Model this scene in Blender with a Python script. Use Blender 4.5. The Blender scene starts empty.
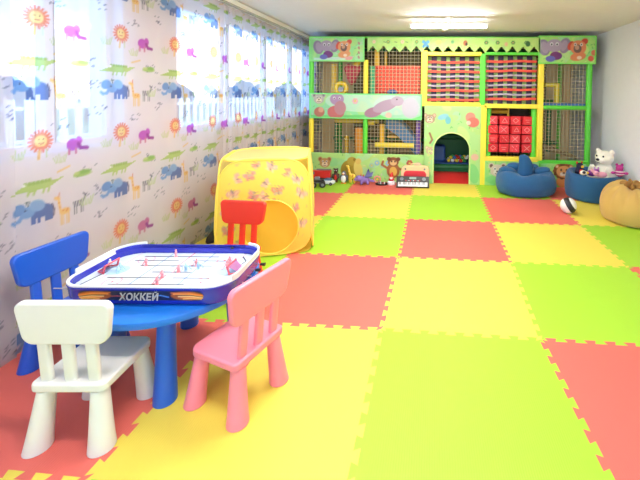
import bpy, math, random
import numpy as np
from mathutils import Vector, Matrix, Euler

random.seed(7)
SC = bpy.context.scene
COL = SC.collection
PI = math.pi
R = math.radians

# ------------------------------------------------------------------ camera
CAM_P = (1.41667, -2.37111, 1.60996)
YAW, PITCH, ROLL, FPX, OX, OY = -0.0665372, 0.03, 0.013, 355.789, 409.336, 105.801
cd = bpy.data.cameras.new('camera')
cam = bpy.data.objects.new('camera', cd)
COL.objects.link(cam)
fw = Vector((math.sin(YAW) * math.cos(PITCH), math.cos(YAW) * math.cos(PITCH), -math.sin(PITCH)))
rt = Vector((math.cos(YAW), -math.sin(YAW), 0))
up = rt.cross(fw)
r2 = rt * math.cos(ROLL) + up * math.sin(ROLL)
u2 = -rt * math.sin(ROLL) + up * math.cos(ROLL)
mw = Matrix((r2, u2, -fw)).transposed().to_4x4()
mw.translation = Vector(CAM_P)
cam.matrix_world = mw
cd.sensor_fit = 'HORIZONTAL'
cd.sensor_width = 36.0
cd.lens = FPX / 640 * 36.0
cd.shift_x = (320 - OX) / 640
cd.shift_y = (OY - 240) / 640
cd.clip_start = 0.05
cd.clip_end = 300
SC.camera = cam

# ------------------------------------------------------------------ view + world
SC.view_settings.view_transform = 'Standard'
SC.view_settings.look = 'None'
SC.view_settings.gamma = 1.0
SC.view_settings.use_curve_mapping = False
SC.view_settings.exposure = 0.48

WORLD_STRENGTH = 3.2
LAMP_POWER = 20.0
TUBE_GLOW = 62.0
w = bpy.data.worlds.new('sky')
SC.world = w
w.use_nodes = True
nt = w.node_tree
nt.nodes.clear()
wo = nt.nodes.new('ShaderNodeOutputWorld')
bg = nt.nodes.new('ShaderNodeBackground')
tc = nt.nodes.new('ShaderNodeTexCoord')
nz = nt.nodes.new('ShaderNodeTexNoise')
nz.inputs['Scale'].default_value = 2.6
nz.inputs['Detail'].default_value = 6
rp = nt.nodes.new('ShaderNodeValToRGB')
rp.color_ramp.elements[0].position = 0.46
rp.color_ramp.elements[0].color = (0.24, 0.52, 0.92, 1)
rp.color_ramp.elements[1].position = 0.66
rp.color_ramp.elements[1].color = (1.0, 0.97, 0.92, 1)
nt.links.new(tc.outputs['Generated'], nz.inputs['Vector'])
sx = nt.nodes.new('ShaderNodeSeparateXYZ')
mr = nt.nodes.new('ShaderNodeMapRange')          # paler towards the horizon
mr.inputs['From Min'].default_value = 0.0
mr.inputs['From Max'].default_value = 0.22
mr.inputs['To Min'].default_value = 0.16
mr.inputs['To Max'].default_value = -0.10
ad = nt.nodes.new('ShaderNodeMath')
nt.links.new(tc.outputs['Generated'], sx.inputs['Vector'])
nt.links.new(sx.outputs['Z'], mr.inputs['Value'])
nt.links.new(nz.outputs['Fac'], ad.inputs[0])
nt.links.new(mr.outputs['Result'], ad.inputs[1])
nt.links.new(ad.outputs['Value'], rp.inputs['Fac'])
nt.links.new(rp.outputs['Color'], bg.inputs['Color'])
bg.inputs['Strength'].default_value = WORLD_STRENGTH
nt.links.new(bg.outputs['Background'], wo.inputs['Surface'])


# ------------------------------------------------------------------ helpers
def lin1(c):
    c = c / 255.0
    return c / 12.92 if c <= 0.04045 else ((c + 0.055) / 1.055) ** 2.4


def lin(c):
    return tuple(lin1(v) for v in c)


MATS = {}


def mat(name, rgb, rough=0.5, spec=0.5, bump=0.0, bscale=200.0, metal=0.0, trans=0.0, emis=None, emis_s=0.0,
        attr=False, var=0.0, coat=0.0, sheen=0.0):
    if name in MATS:
        return MATS[name]
    m = bpy.data.materials.new(name)
    m.use_nodes = True
    n = m.node_tree.nodes
    l = m.node_tree.links
    p = n['Principled BSDF']
    base = (*lin(rgb), 1)
    p.inputs['Base Color'].default_value = base
    p.inputs['Roughness'].default_value = rough
    p.inputs['Specular IOR Level'].default_value = spec
    p.inputs['Metallic'].default_value = metal
    p.inputs['Coat Weight'].default_value = coat
    p.inputs['Sheen Weight'].default_value = sheen
    if attr:
        a = n.new('ShaderNodeAttribute')
        a.attribute_name = 'Col'
        l.new(a.outputs['Color'], p.inputs['Base Color'])
    else:
        t = n.new('ShaderNodeTexCoord')
        q = n.new('ShaderNodeTexNoise')
        q.inputs['Scale'].default_value = 9.0
        q.inputs['Detail'].default_value = 3
        h = n.new('ShaderNodeHueSaturation')
        mr = n.new('ShaderNodeMapRange')
        v = var if var else 0.03
        mr.inputs['To Min'].default_value = 1 - v
        mr.inputs['To Max'].default_value = 1 + v
        h.inputs['Color'].default_value = base
        l.new(t.outputs['Object'], q.inputs['Vector'])
        l.new(q.outputs['Fac'], mr.inputs['Value'])
        l.new(mr.outputs['Result'], h.inputs['Value'])
        l.new(h.outputs['Color'], p.inputs['Base Color'])
    if bump:
        t2 = n.new('ShaderNodeTexCoord')
        q2 = n.new('ShaderNodeTexNoise')
        q2.inputs['Scale'].default_value = bscale
        q2.inputs['Detail'].default_value = 2
        b = n.new('ShaderNodeBump')
        b.inputs['Strength'].default_value = bump
        b.inputs['Distance'].default_value = 0.004
        l.new(t2.outputs['Object'], q2.inputs['Vector'])
        l.new(q2.outputs['Fac'], b.inputs['Height'])
        l.new(b.outputs['Normal'], p.inputs['Normal'])
    if trans:
        o = n['Material Output']
        tl = n.new('ShaderNodeBsdfTranslucent')
        mx = n.new('ShaderNodeMixShader')
        mx.inputs['Fac'].default_value = trans
        tl.inputs['Color'].default_value = base
        if attr:
            l.new(a.outputs['Color'], tl.inputs['Color'])
        l.new(p.outputs['BSDF'], mx.inputs[1])
        l.new(tl.outputs['BSDF'], mx.inputs[2])
        l.new(mx.outputs['Shader'], o.inputs['Surface'])
    if emis is not None:
        p.inputs['Emission Color'].default_value = (*lin(emis), 1)
        p.inputs['Emission Strength'].default_value = emis_s
    MATS[name] = m
    return m


class MB:
    """collects geometry for ONE mesh object"""

    def __init__(self):
        self.v = []
        self.f = []
        self.mi = []

    def add(self, vs, fs, mi=0, M=None):
        b = len(self.v)
        for q in vs:
            q = Vector(q)
            if M is not None:
                q = M @ q
            self.v.append(q)
        for f in fs:
            self.f.append([b + k for k in f])
            self.mi.append(mi)
        return self

    def box(self, c, s, rz=0.0, mi=0, M=None):
        x, y, z = s[0] / 2, s[1] / 2, s[2] / 2
        vs = [(-x, -y, -z), (x, -y, -z), (x, y, -z), (-x, y, -z), (-x, -y, z), (x, -y, z), (x, y, z), (-x, y, z)]
        fs = [(0, 3, 2, 1), (4, 5, 6, 7), (0, 1, 5, 4), (1, 2, 6, 5), (2, 3, 7, 6), (3, 0, 4, 7)]
        T = Matrix.Translation(c) @ Matrix.Rotation(rz, 4, 'Z')
        if M is not None:
            T = M @ T
        return self.add(vs, fs, mi, T)

    def span(self, a, b, mi=0):
        c = [(a[k] + b[k]) / 2 for k in range(3)]
        return self.box(c, [abs(b[k] - a[k]) for k in range(3)], 0, mi)

    def cone(self, p0, p1, r0, r1, n=16, mi=0, M=None, caps=True):
        p0 = Vector(p0)
        p1 = Vector(p1)
        d = (p1 - p0)
        d.normalize()
        a = d.orthogonal().normalized()
        b = d.cross(a)
        vs, fs = [], []
        for p, r in ((p0, r0), (p1, r1)):
            for k in range(n):
                t = 2 * PI * k / n
                vs.append(p + a * (r * math.cos(t)) + b * (r * math.sin(t)))
        for k in range(n):
            j = (k + 1) % n
            fs.append((k, j, n + j, n + k))
        if caps:
            fs.append(tuple(range(n - 1, -1, -1)))
            fs.append(tuple(range(n, 2 * n)))
        return self.add(vs, fs, mi, M)

    def tube(self, pts, r, n=8, mi=0, closed=False, M=None):
        pts = [Vector(p) for p in pts]
        N = len(pts)
        vs, fs = [], []
        nrm = None
        for i, p in enumerate(pts):
            if closed:
                d = pts[(i + 1) % N] - pts[i - 1]
            else:
                d = pts[min(i + 1, N - 1)] - pts[max(i - 1, 0)]
            d.normalize()
            if nrm is None:
                nrm = d.orthogonal().normalized()
            nrm = (nrm - d * nrm.dot(d)).normalized()
            b = d.cross(nrm)
            for k in range(n):
                t = 2 * PI * k / n
                vs.append(p + nrm * (r * math.cos(t)) + b * (r * math.sin(t)))
        m = N if closed else N - 1
        for i in range(m):
            i2 = (i + 1) % N
            for k in range(n):
                j = (k + 1) % n
                fs.append((i * n + k, i * n + j, i2 * n + j, i2 * n + k))
        if not closed:
            fs.append(tuple(range(n - 1, -1, -1)))
            fs.append(tuple(range((N - 1) * n, N * n)))
        return self.add(vs, fs, mi, M)

    def ell(self, c, r, n=16, m=10, mi=0, M=None, fn=None):
        if not hasattr(r, '__len__'):
            r = (r, r, r)
        vs, fs = [], []
        for i in range(m + 1):
            ph = -PI / 2 + PI * i / m
            for k in range(n):
                t = 2 * PI * k / n
                q = Vector((math.cos(ph) * math.cos(t) * r[0], math.cos(ph) * math.sin(t) * r[1], math.sin(ph) * r[2]))
                if fn:
                    q = fn(q, t, ph)
                vs.append(q + Vector(c))
        for i in range(m):
            for k in range(n):
                j = (k + 1) % n
                fs.append((i * n + k, i * n + j, (i + 1) * n + j, (i + 1) * n + k))
        return self.add(vs, fs, mi, M)

    def prism(self, poly, z0, z1, mi=0, M=None):
        n = len(poly)
        vs = [(x, y, z0) for x, y in poly] + [(x, y, z1) for x, y in poly]
        fs = [tuple(range(n - 1, -1, -1)), tuple(range(n, 2 * n))]
        for k in range(n):
            j = (k + 1) % n
            fs.append((k, j, n + j, n + k))
        return self.add(vs, fs, mi, M)

    def loft(self, rings, mi=0, cap0=True, cap1=True, M=None):
        n = len(rings[0])
        vs = [p for r_ in rings for p in r_]
        fs = []
        for i in range(len(rings) - 1):
            for k in range(n):
                j = (k + 1) % n
                fs.append((i * n + k, i * n + j, (i + 1) * n + j, (i + 1) * n + k))
        if cap0:
            fs.append(tuple(range(n - 1, -1, -1)))
        if cap1:
            fs.append(tuple(range((len(rings) - 1) * n, len(rings) * n)))
        return self.add(vs, fs, mi, M)

    def build(self, name, m, parent=None, smooth=True, bevel=0.0, seg=2, ang=0.7, weld=False, remesh=0.0, sub=0):
        me = bpy.data.meshes.new(name)
        me.from_pydata([tuple(q) for q in self.v], [], self.f)
        ms = m if isinstance(m, (list, tuple)) else [m]
        for q in ms:
            me.materials.append(q)
        if len(ms) > 1:
            me.polygons.foreach_set('material_index', self.mi)
        me.update()
        o = bpy.data.objects.new(name, me)
        COL.objects.link(o)
        if smooth:
            me.polygons.foreach_set('use_smooth', [True] * len(me.polygons))
            me.set_sharp_from_angle(angle=ang)
        if remesh:
            q = o.modifiers.new('remesh', 'REMESH')
            q.mode = 'VOXEL'
            q.voxel_size = remesh
            q.use_smooth_shade = True
            s = o.modifiers.new('smooth', 'SMOOTH')
            s.factor = 0.6
            s.iterations = 5
        if bevel:
            b = o.modifiers.new('bevel', 'BEVEL')
            b.width = bevel
            b.segments = seg
            b.limit_method = 'ANGLE'
            b.angle_limit = 0.6
            b.harden_normals = True
        if sub:
            s = o.modifiers.new('sub', 'SUBSURF')
            s.levels = sub
            s.render_levels = sub
        if parent is not None:
            o.parent = parent
        return o


def tag(o, label=None, cat=None, group=None, kind=None):
    if label:
        o['label'] = label
    if cat:
        o['category'] = cat
    if group:
        o['group'] = group
    if kind:
        o['kind'] = kind
    return o


def thing(name, label, cat, loc=(0, 0, 0), rz=0.0, group=None):
    o = bpy.data.objects.new(name, None)
    COL.objects.link(o)
    o.empty_display_size = 0.1
    o.location = loc
    o.rotation_euler = (0, 0, rz)
    return tag(o, label, cat, group)


def struct(name, mb, m, **k):
    o = mb.build(name, m, **k)
    o['kind'] = 'structure'
    return o


def copy_tree(o, parent=None, swap=None):
    c = o.copy()
    COL.objects.link(c)
    if parent is not None:
        c.parent = parent
    if swap is not None and c.type == 'MESH':
        for s in c.material_slots:
            s.link = 'OBJECT'
            s.material = swap
    for ch in list(o.children):
        copy_tree(ch, c, swap)
    return c


def rrect(w_, h_, r, n=6, cx=0.0, cy=0.0):
    """rounded rectangle outline; r a number or 4 radii (tr, tl, bl, br)"""
    rr = [r] * 4 if not hasattr(r, '__len__') else r
    out = []
    for q, (sx, sy, a0) in enumerate(((1, 1, 0), (-1, 1, 90), (-1, -1, 180), (1, -1, 270))):
        x0 = cx + sx * (w_ / 2 - rr[q])
        y0 = cy + sy * (h_ / 2 - rr[q])
        for k in range(n + 1):
            t = R(a0 + 90 * k / n)
            out.append((x0 + rr[q] * math.cos(t), y0 + rr[q] * math.sin(t)))
    return out


# ------------------------------------------------------------------ printed patterns: a small raster sampled into a mesh attribute
class Canvas:
    def __init__(self, w_, h_, res, bgc):
        self.w, self.h, self.res = w_, h_, res
        self.nx = int(round(w_ / res)) + 1
        self.ny = int(round(h_ / res)) + 1
        self.a = np.zeros((self.ny, self.nx, 3))
        self.a[:] = bgc
        self.u = np.linspace(0, w_, self.nx)
        self.vv = np.linspace(0, h_, self.ny)

    def _win(self, x0, x1, y0, y1):
        i0 = max(0, int(np.searchsorted(self.u, x0)))
        i1 = min(self.nx, int(np.searchsorted(self.u, x1)) + 1)
        j0 = max(0, int(np.searchsorted(self.vv, y0)))
        j1 = min(self.ny, int(np.searchsorted(self.vv, y1)) + 1)
        if i0 >= i1 or j0 >= j1:
            return None
        X, Y = np.meshgrid(self.u[i0:i1], self.vv[j0:j1])
        return i0, i1, j0, j1, X, Y

    def _put(self, wn, mask, c, al):
        i0, i1, j0, j1 = wn[:4]
        s = self.a[j0:j1, i0:i1]
        mk = (mask * al)[..., None]
        s[:] = s * (1 - mk) + np.array(c) * mk

    def ell(self, x, y, rx, ry, c, rot=0.0, al=1.0):
        m = max(rx, ry)
        wn = self._win(x - m, x + m, y - m, y + m)
        if wn is None:
            return
        dx, dy = wn[4] - x, wn[5] - y
        cs, sn = math.cos(rot), math.sin(rot)
        q = np.sqrt(((dx * cs + dy * sn) / rx) ** 2 + ((-dx * sn + dy * cs) / ry) ** 2)
        e = self.res / min(rx, ry)
        self._put(wn, np.clip((1 - q) / e + 0.5, 0, 1), c, al)

    def line(self, p, q, wd, c, al=1.0):
        wn = self._win(min(p[0], q[0]) - wd, max(p[0], q[0]) + wd, min(p[1], q[1]) - wd, max(p[1], q[1]) + wd)
        if wn is None:
            return
        d = (q[0] - p[0], q[1] - p[1])
        L = d[0] ** 2 + d[1] ** 2 + 1e-12
        t = np.clip(((wn[4] - p[0]) * d[0] + (wn[5] - p[1]) * d[1]) / L, 0, 1)
        ds = np.sqrt((wn[4] - p[0] - t * d[0]) ** 2 + (wn[5] - p[1] - t * d[1]) ** 2)
        self._put(wn, np.clip((wd / 2 - ds) / self.res + 0.5, 0, 1), c, al)

    def path(self, pts, wd, c, al=1.0):
        for k in range(len(pts) - 1):
            self.line(pts[k], pts[k + 1], wd, c, al)

    def poly(self, pts, c, al=1.0):
        xs = [p[0] for p in pts]
        ys = [p[1] for p in pts]
        wn = self._win(min(xs), max(xs), min(ys), max(ys))
        if wn is None:
            return
        X, Y = wn[4], wn[5]
        ins = np.zeros(X.shape, bool)
        n = len(pts)
        for k in range(n):
            x1, y1 = pts[k]
            x2, y2 = pts[(k + 1) % n]
            if y1 == y2:
                continue
            cnd = ((y1 > Y) != (y2 > Y)) & (X < (x2 - x1) * (Y - y1) / (y2 - y1) + x1)
            ins ^= cnd
        self._put(wn, ins.astype(float), c, al)

    def fade(self, bgc, k):
        self.a[:] = self.a * (1 - k) + np.array(bgc) * k

    def linear(self):
        c = np.clip(self.a / 255.0, 0, 1)
        return np.where(c <= 0.04045, c / 12.92, ((c + 0.055) / 1.055) ** 2.4)

    def sample(self, x, y):
        i = min(self.nx - 1, max(0, int(round(x / self.res))))
        j = min(self.ny - 1, max(0, int(round(y / self.res))))
        return self.a[j, i]


def grid_obj(name, cv, m, fn, parent=None, keep=None, thick=0.0, smooth=True):
    """mesh grid over a canvas; fn(U, V) -> X, Y, Z arrays; keep(U, V) -> bool mask of kept vertices"""
    U, V = np.meshgrid(cv.u, cv.vv)
    X, Y, Z = fn(U, V)
    co = np.stack([X, Y, Z], -1).reshape(-1, 3)
    idx = np.arange(cv.nx * cv.ny).reshape(cv.ny, cv.nx)
    q = np.stack([idx[:-1, :-1], idx[:-1, 1:], idx[1:, 1:], idx[1:, :-1]], -1).reshape(-1, 4)
    cols = cv.linear().reshape(-1, 3)
    if keep is not None:
        k = keep(U, V).reshape(-1)
        q = q[k[q].all(1)]
        used = np.unique(q)
        rm = -np.ones(len(co), int)
        rm[used] = np.arange(len(used))
        co, cols, q = co[used], cols[used], rm[q]
    me = bpy.data.meshes.new(name)
    me.vertices.add(len(co))
    me.vertices.foreach_set('co', co.reshape(-1).astype(np.float32))
    me.loops.add(len(q) * 4)
    me.loops.foreach_set('vertex_index', q.reshape(-1).astype(np.int32))
    me.polygons.add(len(q))
    me.polygons.foreach_set('loop_start', (np.arange(len(q)) * 4).astype(np.int32))
    me.update(calc_edges=True)
    at = me.color_attributes.new('Col', 'FLOAT_COLOR', 'POINT')
    at.data.foreach_set('color', np.concatenate([cols, np.ones((len(cols), 1))], 1).reshape(-1).astype(np.float32))
    me.materials.append(m)
    if smooth:
        me.polygons.foreach_set('use_smooth', [True] * len(q))
    me.validate()
    o = bpy.data.objects.new(name, me)
    COL.objects.link(o)
    if thick:
        s = o.modifiers.new('solid', 'SOLIDIFY')
        s.thickness = thick
        s.offset = -1
    if parent is not None:
        o.parent = parent
    return o


# ---- little printed animals (x, y = base point, s = scale, d = 1 facing left / -1 facing right)
def p_elephant(cv, x, y, s=1.0, d=1, body=(92, 116, 172), ear=(128, 168, 214)):
    X = lambda t: x + d * s * t
    Yq = lambda t: y + s * t
    cv.ell(X(.055), Yq(.075), .068 * s, .042 * s, body)
    for t in (.005, .035, .082, .108):
        cv.poly([(X(t - .011), Yq(0)), (X(t + .011), Yq(0)), (X(t + .013), Yq(.07)), (X(t - .013), Yq(.07))], body)
    cv.path([(X(.118), Yq(.10)), (X(.13), Yq(.06)), (X(.127), Yq(.02))], .008 * s, (70, 66, 92))
    cv.ell(X(-.025), Yq(.085), .042 * s, .036 * s, ear)
    cv.path([(X(-.05), Yq(.075)), (X(-.07), Yq(.045)), (X(-.10), Yq(.04)), (X(-.115), Yq(.052))], .022 * s, ear)
    cv.ell(X(-.075), Yq(.112), .042 * s, .034 * s, (112, 152, 204), .5 * d)
    cv.ell(X(.03), Yq(.115), .045 * s, .036 * s, (140, 178, 220), -.4 * d)
    cv.ell(X(-.035), Yq(.098), .005 * s, .006 * s, (50, 50, 80))
    cv.path([(X(-.02), Yq(.125)), (X(-.03), Yq(.15)), (X(-.01), Yq(.145))], .007 * s, (90, 110, 100))


def p_lion(cv, x, y, s=1.0, mane=(232, 130, 92), face=(246, 205, 118), ray=(236, 108, 74)):
    for k in range(18):
        t = 2 * PI * k / 18
        cv.line((x, y), (x + .066 * s * math.cos(t), y + .066 * s * math.sin(t)), .012 * s, ray)
    cv.ell(x, y, .05 * s, .05 * s, mane)
    cv.ell(x, y, .035 * s, .036 * s, face)
    for sx in (-1, 1):
        cv.ell(x + sx * .014 * s, y + .010 * s, .004 * s, .005 * s, (120, 80, 60))
    cv.path([(x - .014 * s, y - .012 * s), (x, y - .018 * s), (x + .014 * s, y - .012 * s)], .005 * s, (200, 100, 80))
    cv.path([(x - .01 * s, y - .06 * s), (x - .015 * s, y - .105 * s)], .016 * s, (244, 192, 110))
    cv.path([(x + .03 * s, y - .055 * s), (x + .03 * s, y - .10 * s)], .010 * s, (206, 220, 160))


def p_croc(cv, x, y, s=1.0, d=1, c=(178, 204, 112)):
    X = lambda t: x + d * s * t
    Yq = lambda t: y + s * t
    cv.poly([(X(-.15), Yq(.012)), (X(-.06), Yq(.045)), (X(.02), Yq(.062)), (X(.08), Yq(.052)), (X(.17), Yq(.06)), (X(.09), Yq(.018)), (X(.0), Yq(.008))], c)
    for k in range(7):
        cv.ell(X(-.05 + .022 * k), Yq(.058), .011 * s, .011 * s, (150, 184, 88))
    for t in (-.03, .0, .05, .08):
        cv.line((X(t), Yq(.015)), (X(t - .008), Yq(-.01)), .012 * s, c)
    cv.ell(X(-.055), Yq(.052), .008 * s, .008 * s, (250, 250, 235))


def p_giraffe(cv, x, y, s=1.0, d=1, c=(246, 196, 110)):
    X = lambda t: x + d * s * t
    Yq = lambda t: y + s * t
    cv.ell(X(.0), Yq(.085), .036 * s, .022 * s, c)
    for t in (-.026, -.012, .014, .028):
        cv.line((X(t), Yq(.08)), (X(t), Yq(0)), .008 * s, c)
    cv.line((X(-.028), Yq(.09)), (X(-.04), Yq(.18)), .016 * s, c)
    cv.ell(X(-.05), Yq(.185), .022 * s, .012 * s, c, -.3 * d)
    for a, b in ((-.01, .09), (.012, .083), (-.033, .12), (-.037, .15), (.02, .095)):
        cv.ell(X(a), Yq(b), .006 * s, .006 * s, (222, 140, 70))
    cv.line((X(-.038), Yq(.19)), (X(-.034), Yq(.215)), .006 * s, (226, 120, 80))


def p_hippo(cv, x, y, s=1.0, d=1, c=(196, 92, 178)):
    X = lambda t: x + d * s * t
    Yq = lambda t: y + s * t
    cv.ell(X(.0), Yq(.05), .05 * s, .042 * s, c)
    cv.ell(X(.045), Yq(.075), .022 * s, .03 * s, c, .2 * d)
    cv.path([(X(.04), Yq(.05)), (X(.055), Yq(.02)), (X(.1), Yq(.015))], .026 * s, (150, 60, 140))
    cv.path([(X(-.03), Yq(.02)), (X(-.03), Yq(-.012))], .016 * s, (206, 120, 150))
    cv.path([(X(.02), Yq(.02)), (X(.02), Yq(-.012))], .016 * s, (206, 120, 150))


def p_zebra(cv, x, y, s=1.0, d=1):
    X = lambda t: x + d * s * t
    for k in range(5):
        cv.line((X(-.03 + .014 * k), y + .05 * s), (X(-.036 + .014 * k), y + .085 * s), .006 * s, (70, 72, 88))
    cv.path([(X(.035), y + .07 * s), (X(.055), y + .115 * s), (X(.04), y + .13 * s)], .009 * s, (80, 84, 104))
    for t in (-.03, -.015, .02, .034):
        cv.line((X(t), y), (X(t), y + .045 * s), .005 * s, (92, 96, 110))


def p_grass(cv, x, y, s=1.0):
    for k in range(6):
        t = -.03 + .012 * k
        cv.line((x + t * s, y), (x + (t * 1.7) * s, y + (.04 + .012 * (k % 3)) * s), .008 * s, (196, 216, 150))


def p_marks(cv, x, y, s=1.0, rng=random):
    for k in range(9):
        a, b = x + rng.uniform(-.07, .07) * s, y + rng.uniform(-.04, .04) * s
        cv.line((a, b), (a + .014 * s, b + .009 * s), .005 * s, (104, 106, 122))


def p_palm(cv, x, y, s=1.0):
    cv.ell(x, y, .075 * s, .02 * s, (158, 196, 96))
    cv.ell(x + .02 * s, y + .016 * s, .05 * s, .016 * s, (136, 182, 84))
    cv.ell(x - .04 * s, y + .012 * s, .025 * s, .012 * s, (190, 210, 120))


def p_face(cv, x, y, s, fur, ear, muzzle=(250, 232, 200), eye=(60, 40, 40), nose=(90, 40, 40), big=False):
    e = 1.7 if big else 1.0
    for sx in (-1, 1):
        cv.ell(x + sx * .085 * s * (1.15 if big else 1), y + .065 * s * (.6 if big else 1), .042 * s * e, .045 * s * e, fur)
        cv.ell(x + sx * .085 * s * (1.15 if big else 1), y + .065 * s * (.6 if big else 1), .024 * s * e, .027 * s * e, ear)
    cv.ell(x, y, .10 * s, .088 * s, fur)
    cv.ell(x, y - .03 * s, .055 * s, .042 * s, muzzle)
    for sx in (-1, 1):
        cv.ell(x + sx * .035 * s, y + .025 * s, .018 * s, .02 * s, (252, 252, 250))
        cv.ell(x + sx * .033 * s, y + .022 * s, .010 * s, .012 * s, eye)
    cv.ell(x, y - .012 * s, .016 * s, .011 * s, nose)
    cv.path([(x - .03 * s, y - .045 * s), (x, y - .055 * s), (x + .03 * s, y - .045 * s)], .008 * s, nose)


def p_flower(cv, x, y, s, c, mid=(250, 220, 90)):
    for k in range(6):
        t = 2 * PI * k / 6
        cv.ell(x + .022 * s * math.cos(t), y + .022 * s * math.sin(t), .017 * s, .017 * s, c)
    cv.ell(x, y, .012 * s, .012 * s, mid)


def p_butterfly(cv, x, y, s, c1, c2, rot=0.0):
    cs, sn = math.cos(rot), math.sin(rot)
    P = lambda a, b: (x + s * (a * cs - b * sn), y + s * (a * sn + b * cs))
    for sx in (-1, 1):
        a = P(sx * .026, .014)
        cv.ell(a[0], a[1], .026 * s, .018 * s, c1, rot + sx * .6)
        a = P(sx * .028, .016)
        cv.ell(a[0], a[1], .012 * s, .008 * s, c2, rot + sx * .6)
        a = P(sx * .018, -.014)
        cv.ell(a[0], a[1], .017 * s, .012 * s, c2, rot - sx * .5)
    cv.line(P(0, -.022), P(0, .024), .007 * s, (170, 140, 150))
    cv.line(P(0, .024), P(.014, .045), .004 * s, (150, 130, 150))
    cv.line(P(0, .024), P(-.014, .045), .004 * s, (150, 130, 150))

# ------------------------------------------------------------------ ceiling battens: the visible lamp + unseen ones added for brightness
CEIL = 2.77
WHITE_PL = mat('white_plastic', (244, 244, 240), .35)


def batten(x, y, length, label, power):
    t = thing('ceiling_lamp', label, 'ceiling light', (x, y, CEIL - .14), 0)
    MB().cone((-length / 2, 0, -.0), (length / 2, 0, 0), .018, .018, 14).build('tube', mat('tube_glow', (255, 250, 240), emis=(255, 250, 240), emis_s=TUBE_GLOW), t)
    MB().box((0, 0, .04), (length * .98, .06, .03)).build('housing', WHITE_PL, t, bevel=.006)
    for sx in (-1, 1):
        MB().box((sx * (length / 2 + .012), 0, .012), (.03, .05, .07)).build('end_cap', WHITE_PL, t, bevel=.005)
    b = MB()
    b.cone((0, 0, .05), (0, 0, .14), .03, .05, 18)
    b.build('ceiling_mount', WHITE_PL, t)
    ld = bpy.data.lights.new('lamp_light', 'AREA')
    ld.shape = 'RECTANGLE'
    ld.size = length
    ld.size_y = .25
    ld.energy = power
    ld.color = (1.0, .98, .95)
    lo = bpy.data.objects.new('lamp_light', ld)
    COL.objects.link(lo)
    lo.location = (0, 0, -.025)
    lo.parent = t
    return t


batten(1.63, 2.95, 1.10, 'long white tube lamp on the ceiling before the play structure', LAMP_POWER)
batten(1.62, .35, 1.10, 'added unseen tube lamp on the ceiling above the middle of the floor', LAMP_POWER)  # out of view, added to brighten the room

batten(.55, .8, 1.10, 'added unseen tube lamp on the ceiling near the curtains', LAMP_POWER)  # out of view, added to bring more light deep into the room

batten(.7, -1.3, 1.10, 'added unseen tube lamp on the ceiling above the round table', LAMP_POWER)  # out of view, added to lighten the floor around the chairs

# ------------------------------------------------------------------ the setting
XL, XR = -1.15, 4.45
YB, YF0 = 5.75, -4.6
wall_m = mat('wall_paint', (232, 234, 242), .7, bump=.05, bscale=60)
ceil_m = mat('ceiling_paint', (228, 228, 232), .8, bump=.05, bscale=60)
slab_m = mat('floor_base', (170, 160, 150), .7)
struct('floor', MB().span((XL - .3, YF0, -.20), (XR + .2, YB + .2, -.012)), slab_m, smooth=False)
struct('ceiling', MB().span((XL - .3, YF0, CEIL), (XR + .2, YB + .2, CEIL + .15)), ceil_m, smooth=False)
struct('wall_right', MB().span((XR, YF0, -.012), (XR + .2, YB + .2, CEIL)), wall_m, smooth=False)
struct('wall_back', MB().span((XL - .3, YB, -.012), (XR, YB + .2, CEIL)), mat('back_wall_paint', (240, 204, 148), .7), smooth=False)
rb = MB()  # unseen rear wall, its opening sized to tune the incoming sky light
rb.span((XL, YF0 - .2, -.012), (XR, YF0, .45))
rb.span((XL, YF0 - .2, 2.35), (XR, YF0, CEIL))
rb.span((XL, YF0 - .2, .45), (XL + .3, YF0, 2.35))
rb.span((XR - .6, YF0 - .2, .45), (XR, YF0, 2.35))
struct('wall_rear', rb, wall_m, smooth=False)
W1 = (-2.0, .42)
W2 = (1.04, 5.2)
SILL, HEAD = 1.19, 2.58
b = MB()
b.span((XL - .3, YF0, -.012), (XL, YB, SILL - .02))
b.span((XL - .3, YF0, HEAD), (XL, YB, CEIL))
b.span((XL - .3, YF0, SILL - .02), (XL, W1[0], HEAD))
b.span((XL - .3, W1[1], SILL - .02), (XL, W2[0], HEAD))
b.span((XL - .3, W2[1], SILL - .02), (XL, YB, HEAD))
struct('wall_left', b, wall_m, smooth=False)

glass = bpy.data.materials.new('window_glass')
glass.use_nodes = True
n = glass.node_tree.nodes
l = glass.node_tree.links
n.remove(n['Principled BSDF'])
tr = n.new('ShaderNodeBsdfTransparent')
gl = n.new('ShaderNodeBsdfGlossy')
gl.inputs['Roughness'].default_value = .02
mx = n.new('ShaderNodeMixShader')
mx.inputs['Fac'].default_value = .05
l.new(tr.outputs[0], mx.inputs[1])
l.new(gl.outputs[0], mx.inputs[2])
l.new(mx.outputs[0], n['Material Output'].inputs['Surface'])
frame_m = mat('window_frame_white', (240, 242, 246), .35)
gap_m = mat('window_gap', (96, 48, 52), .6)


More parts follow.
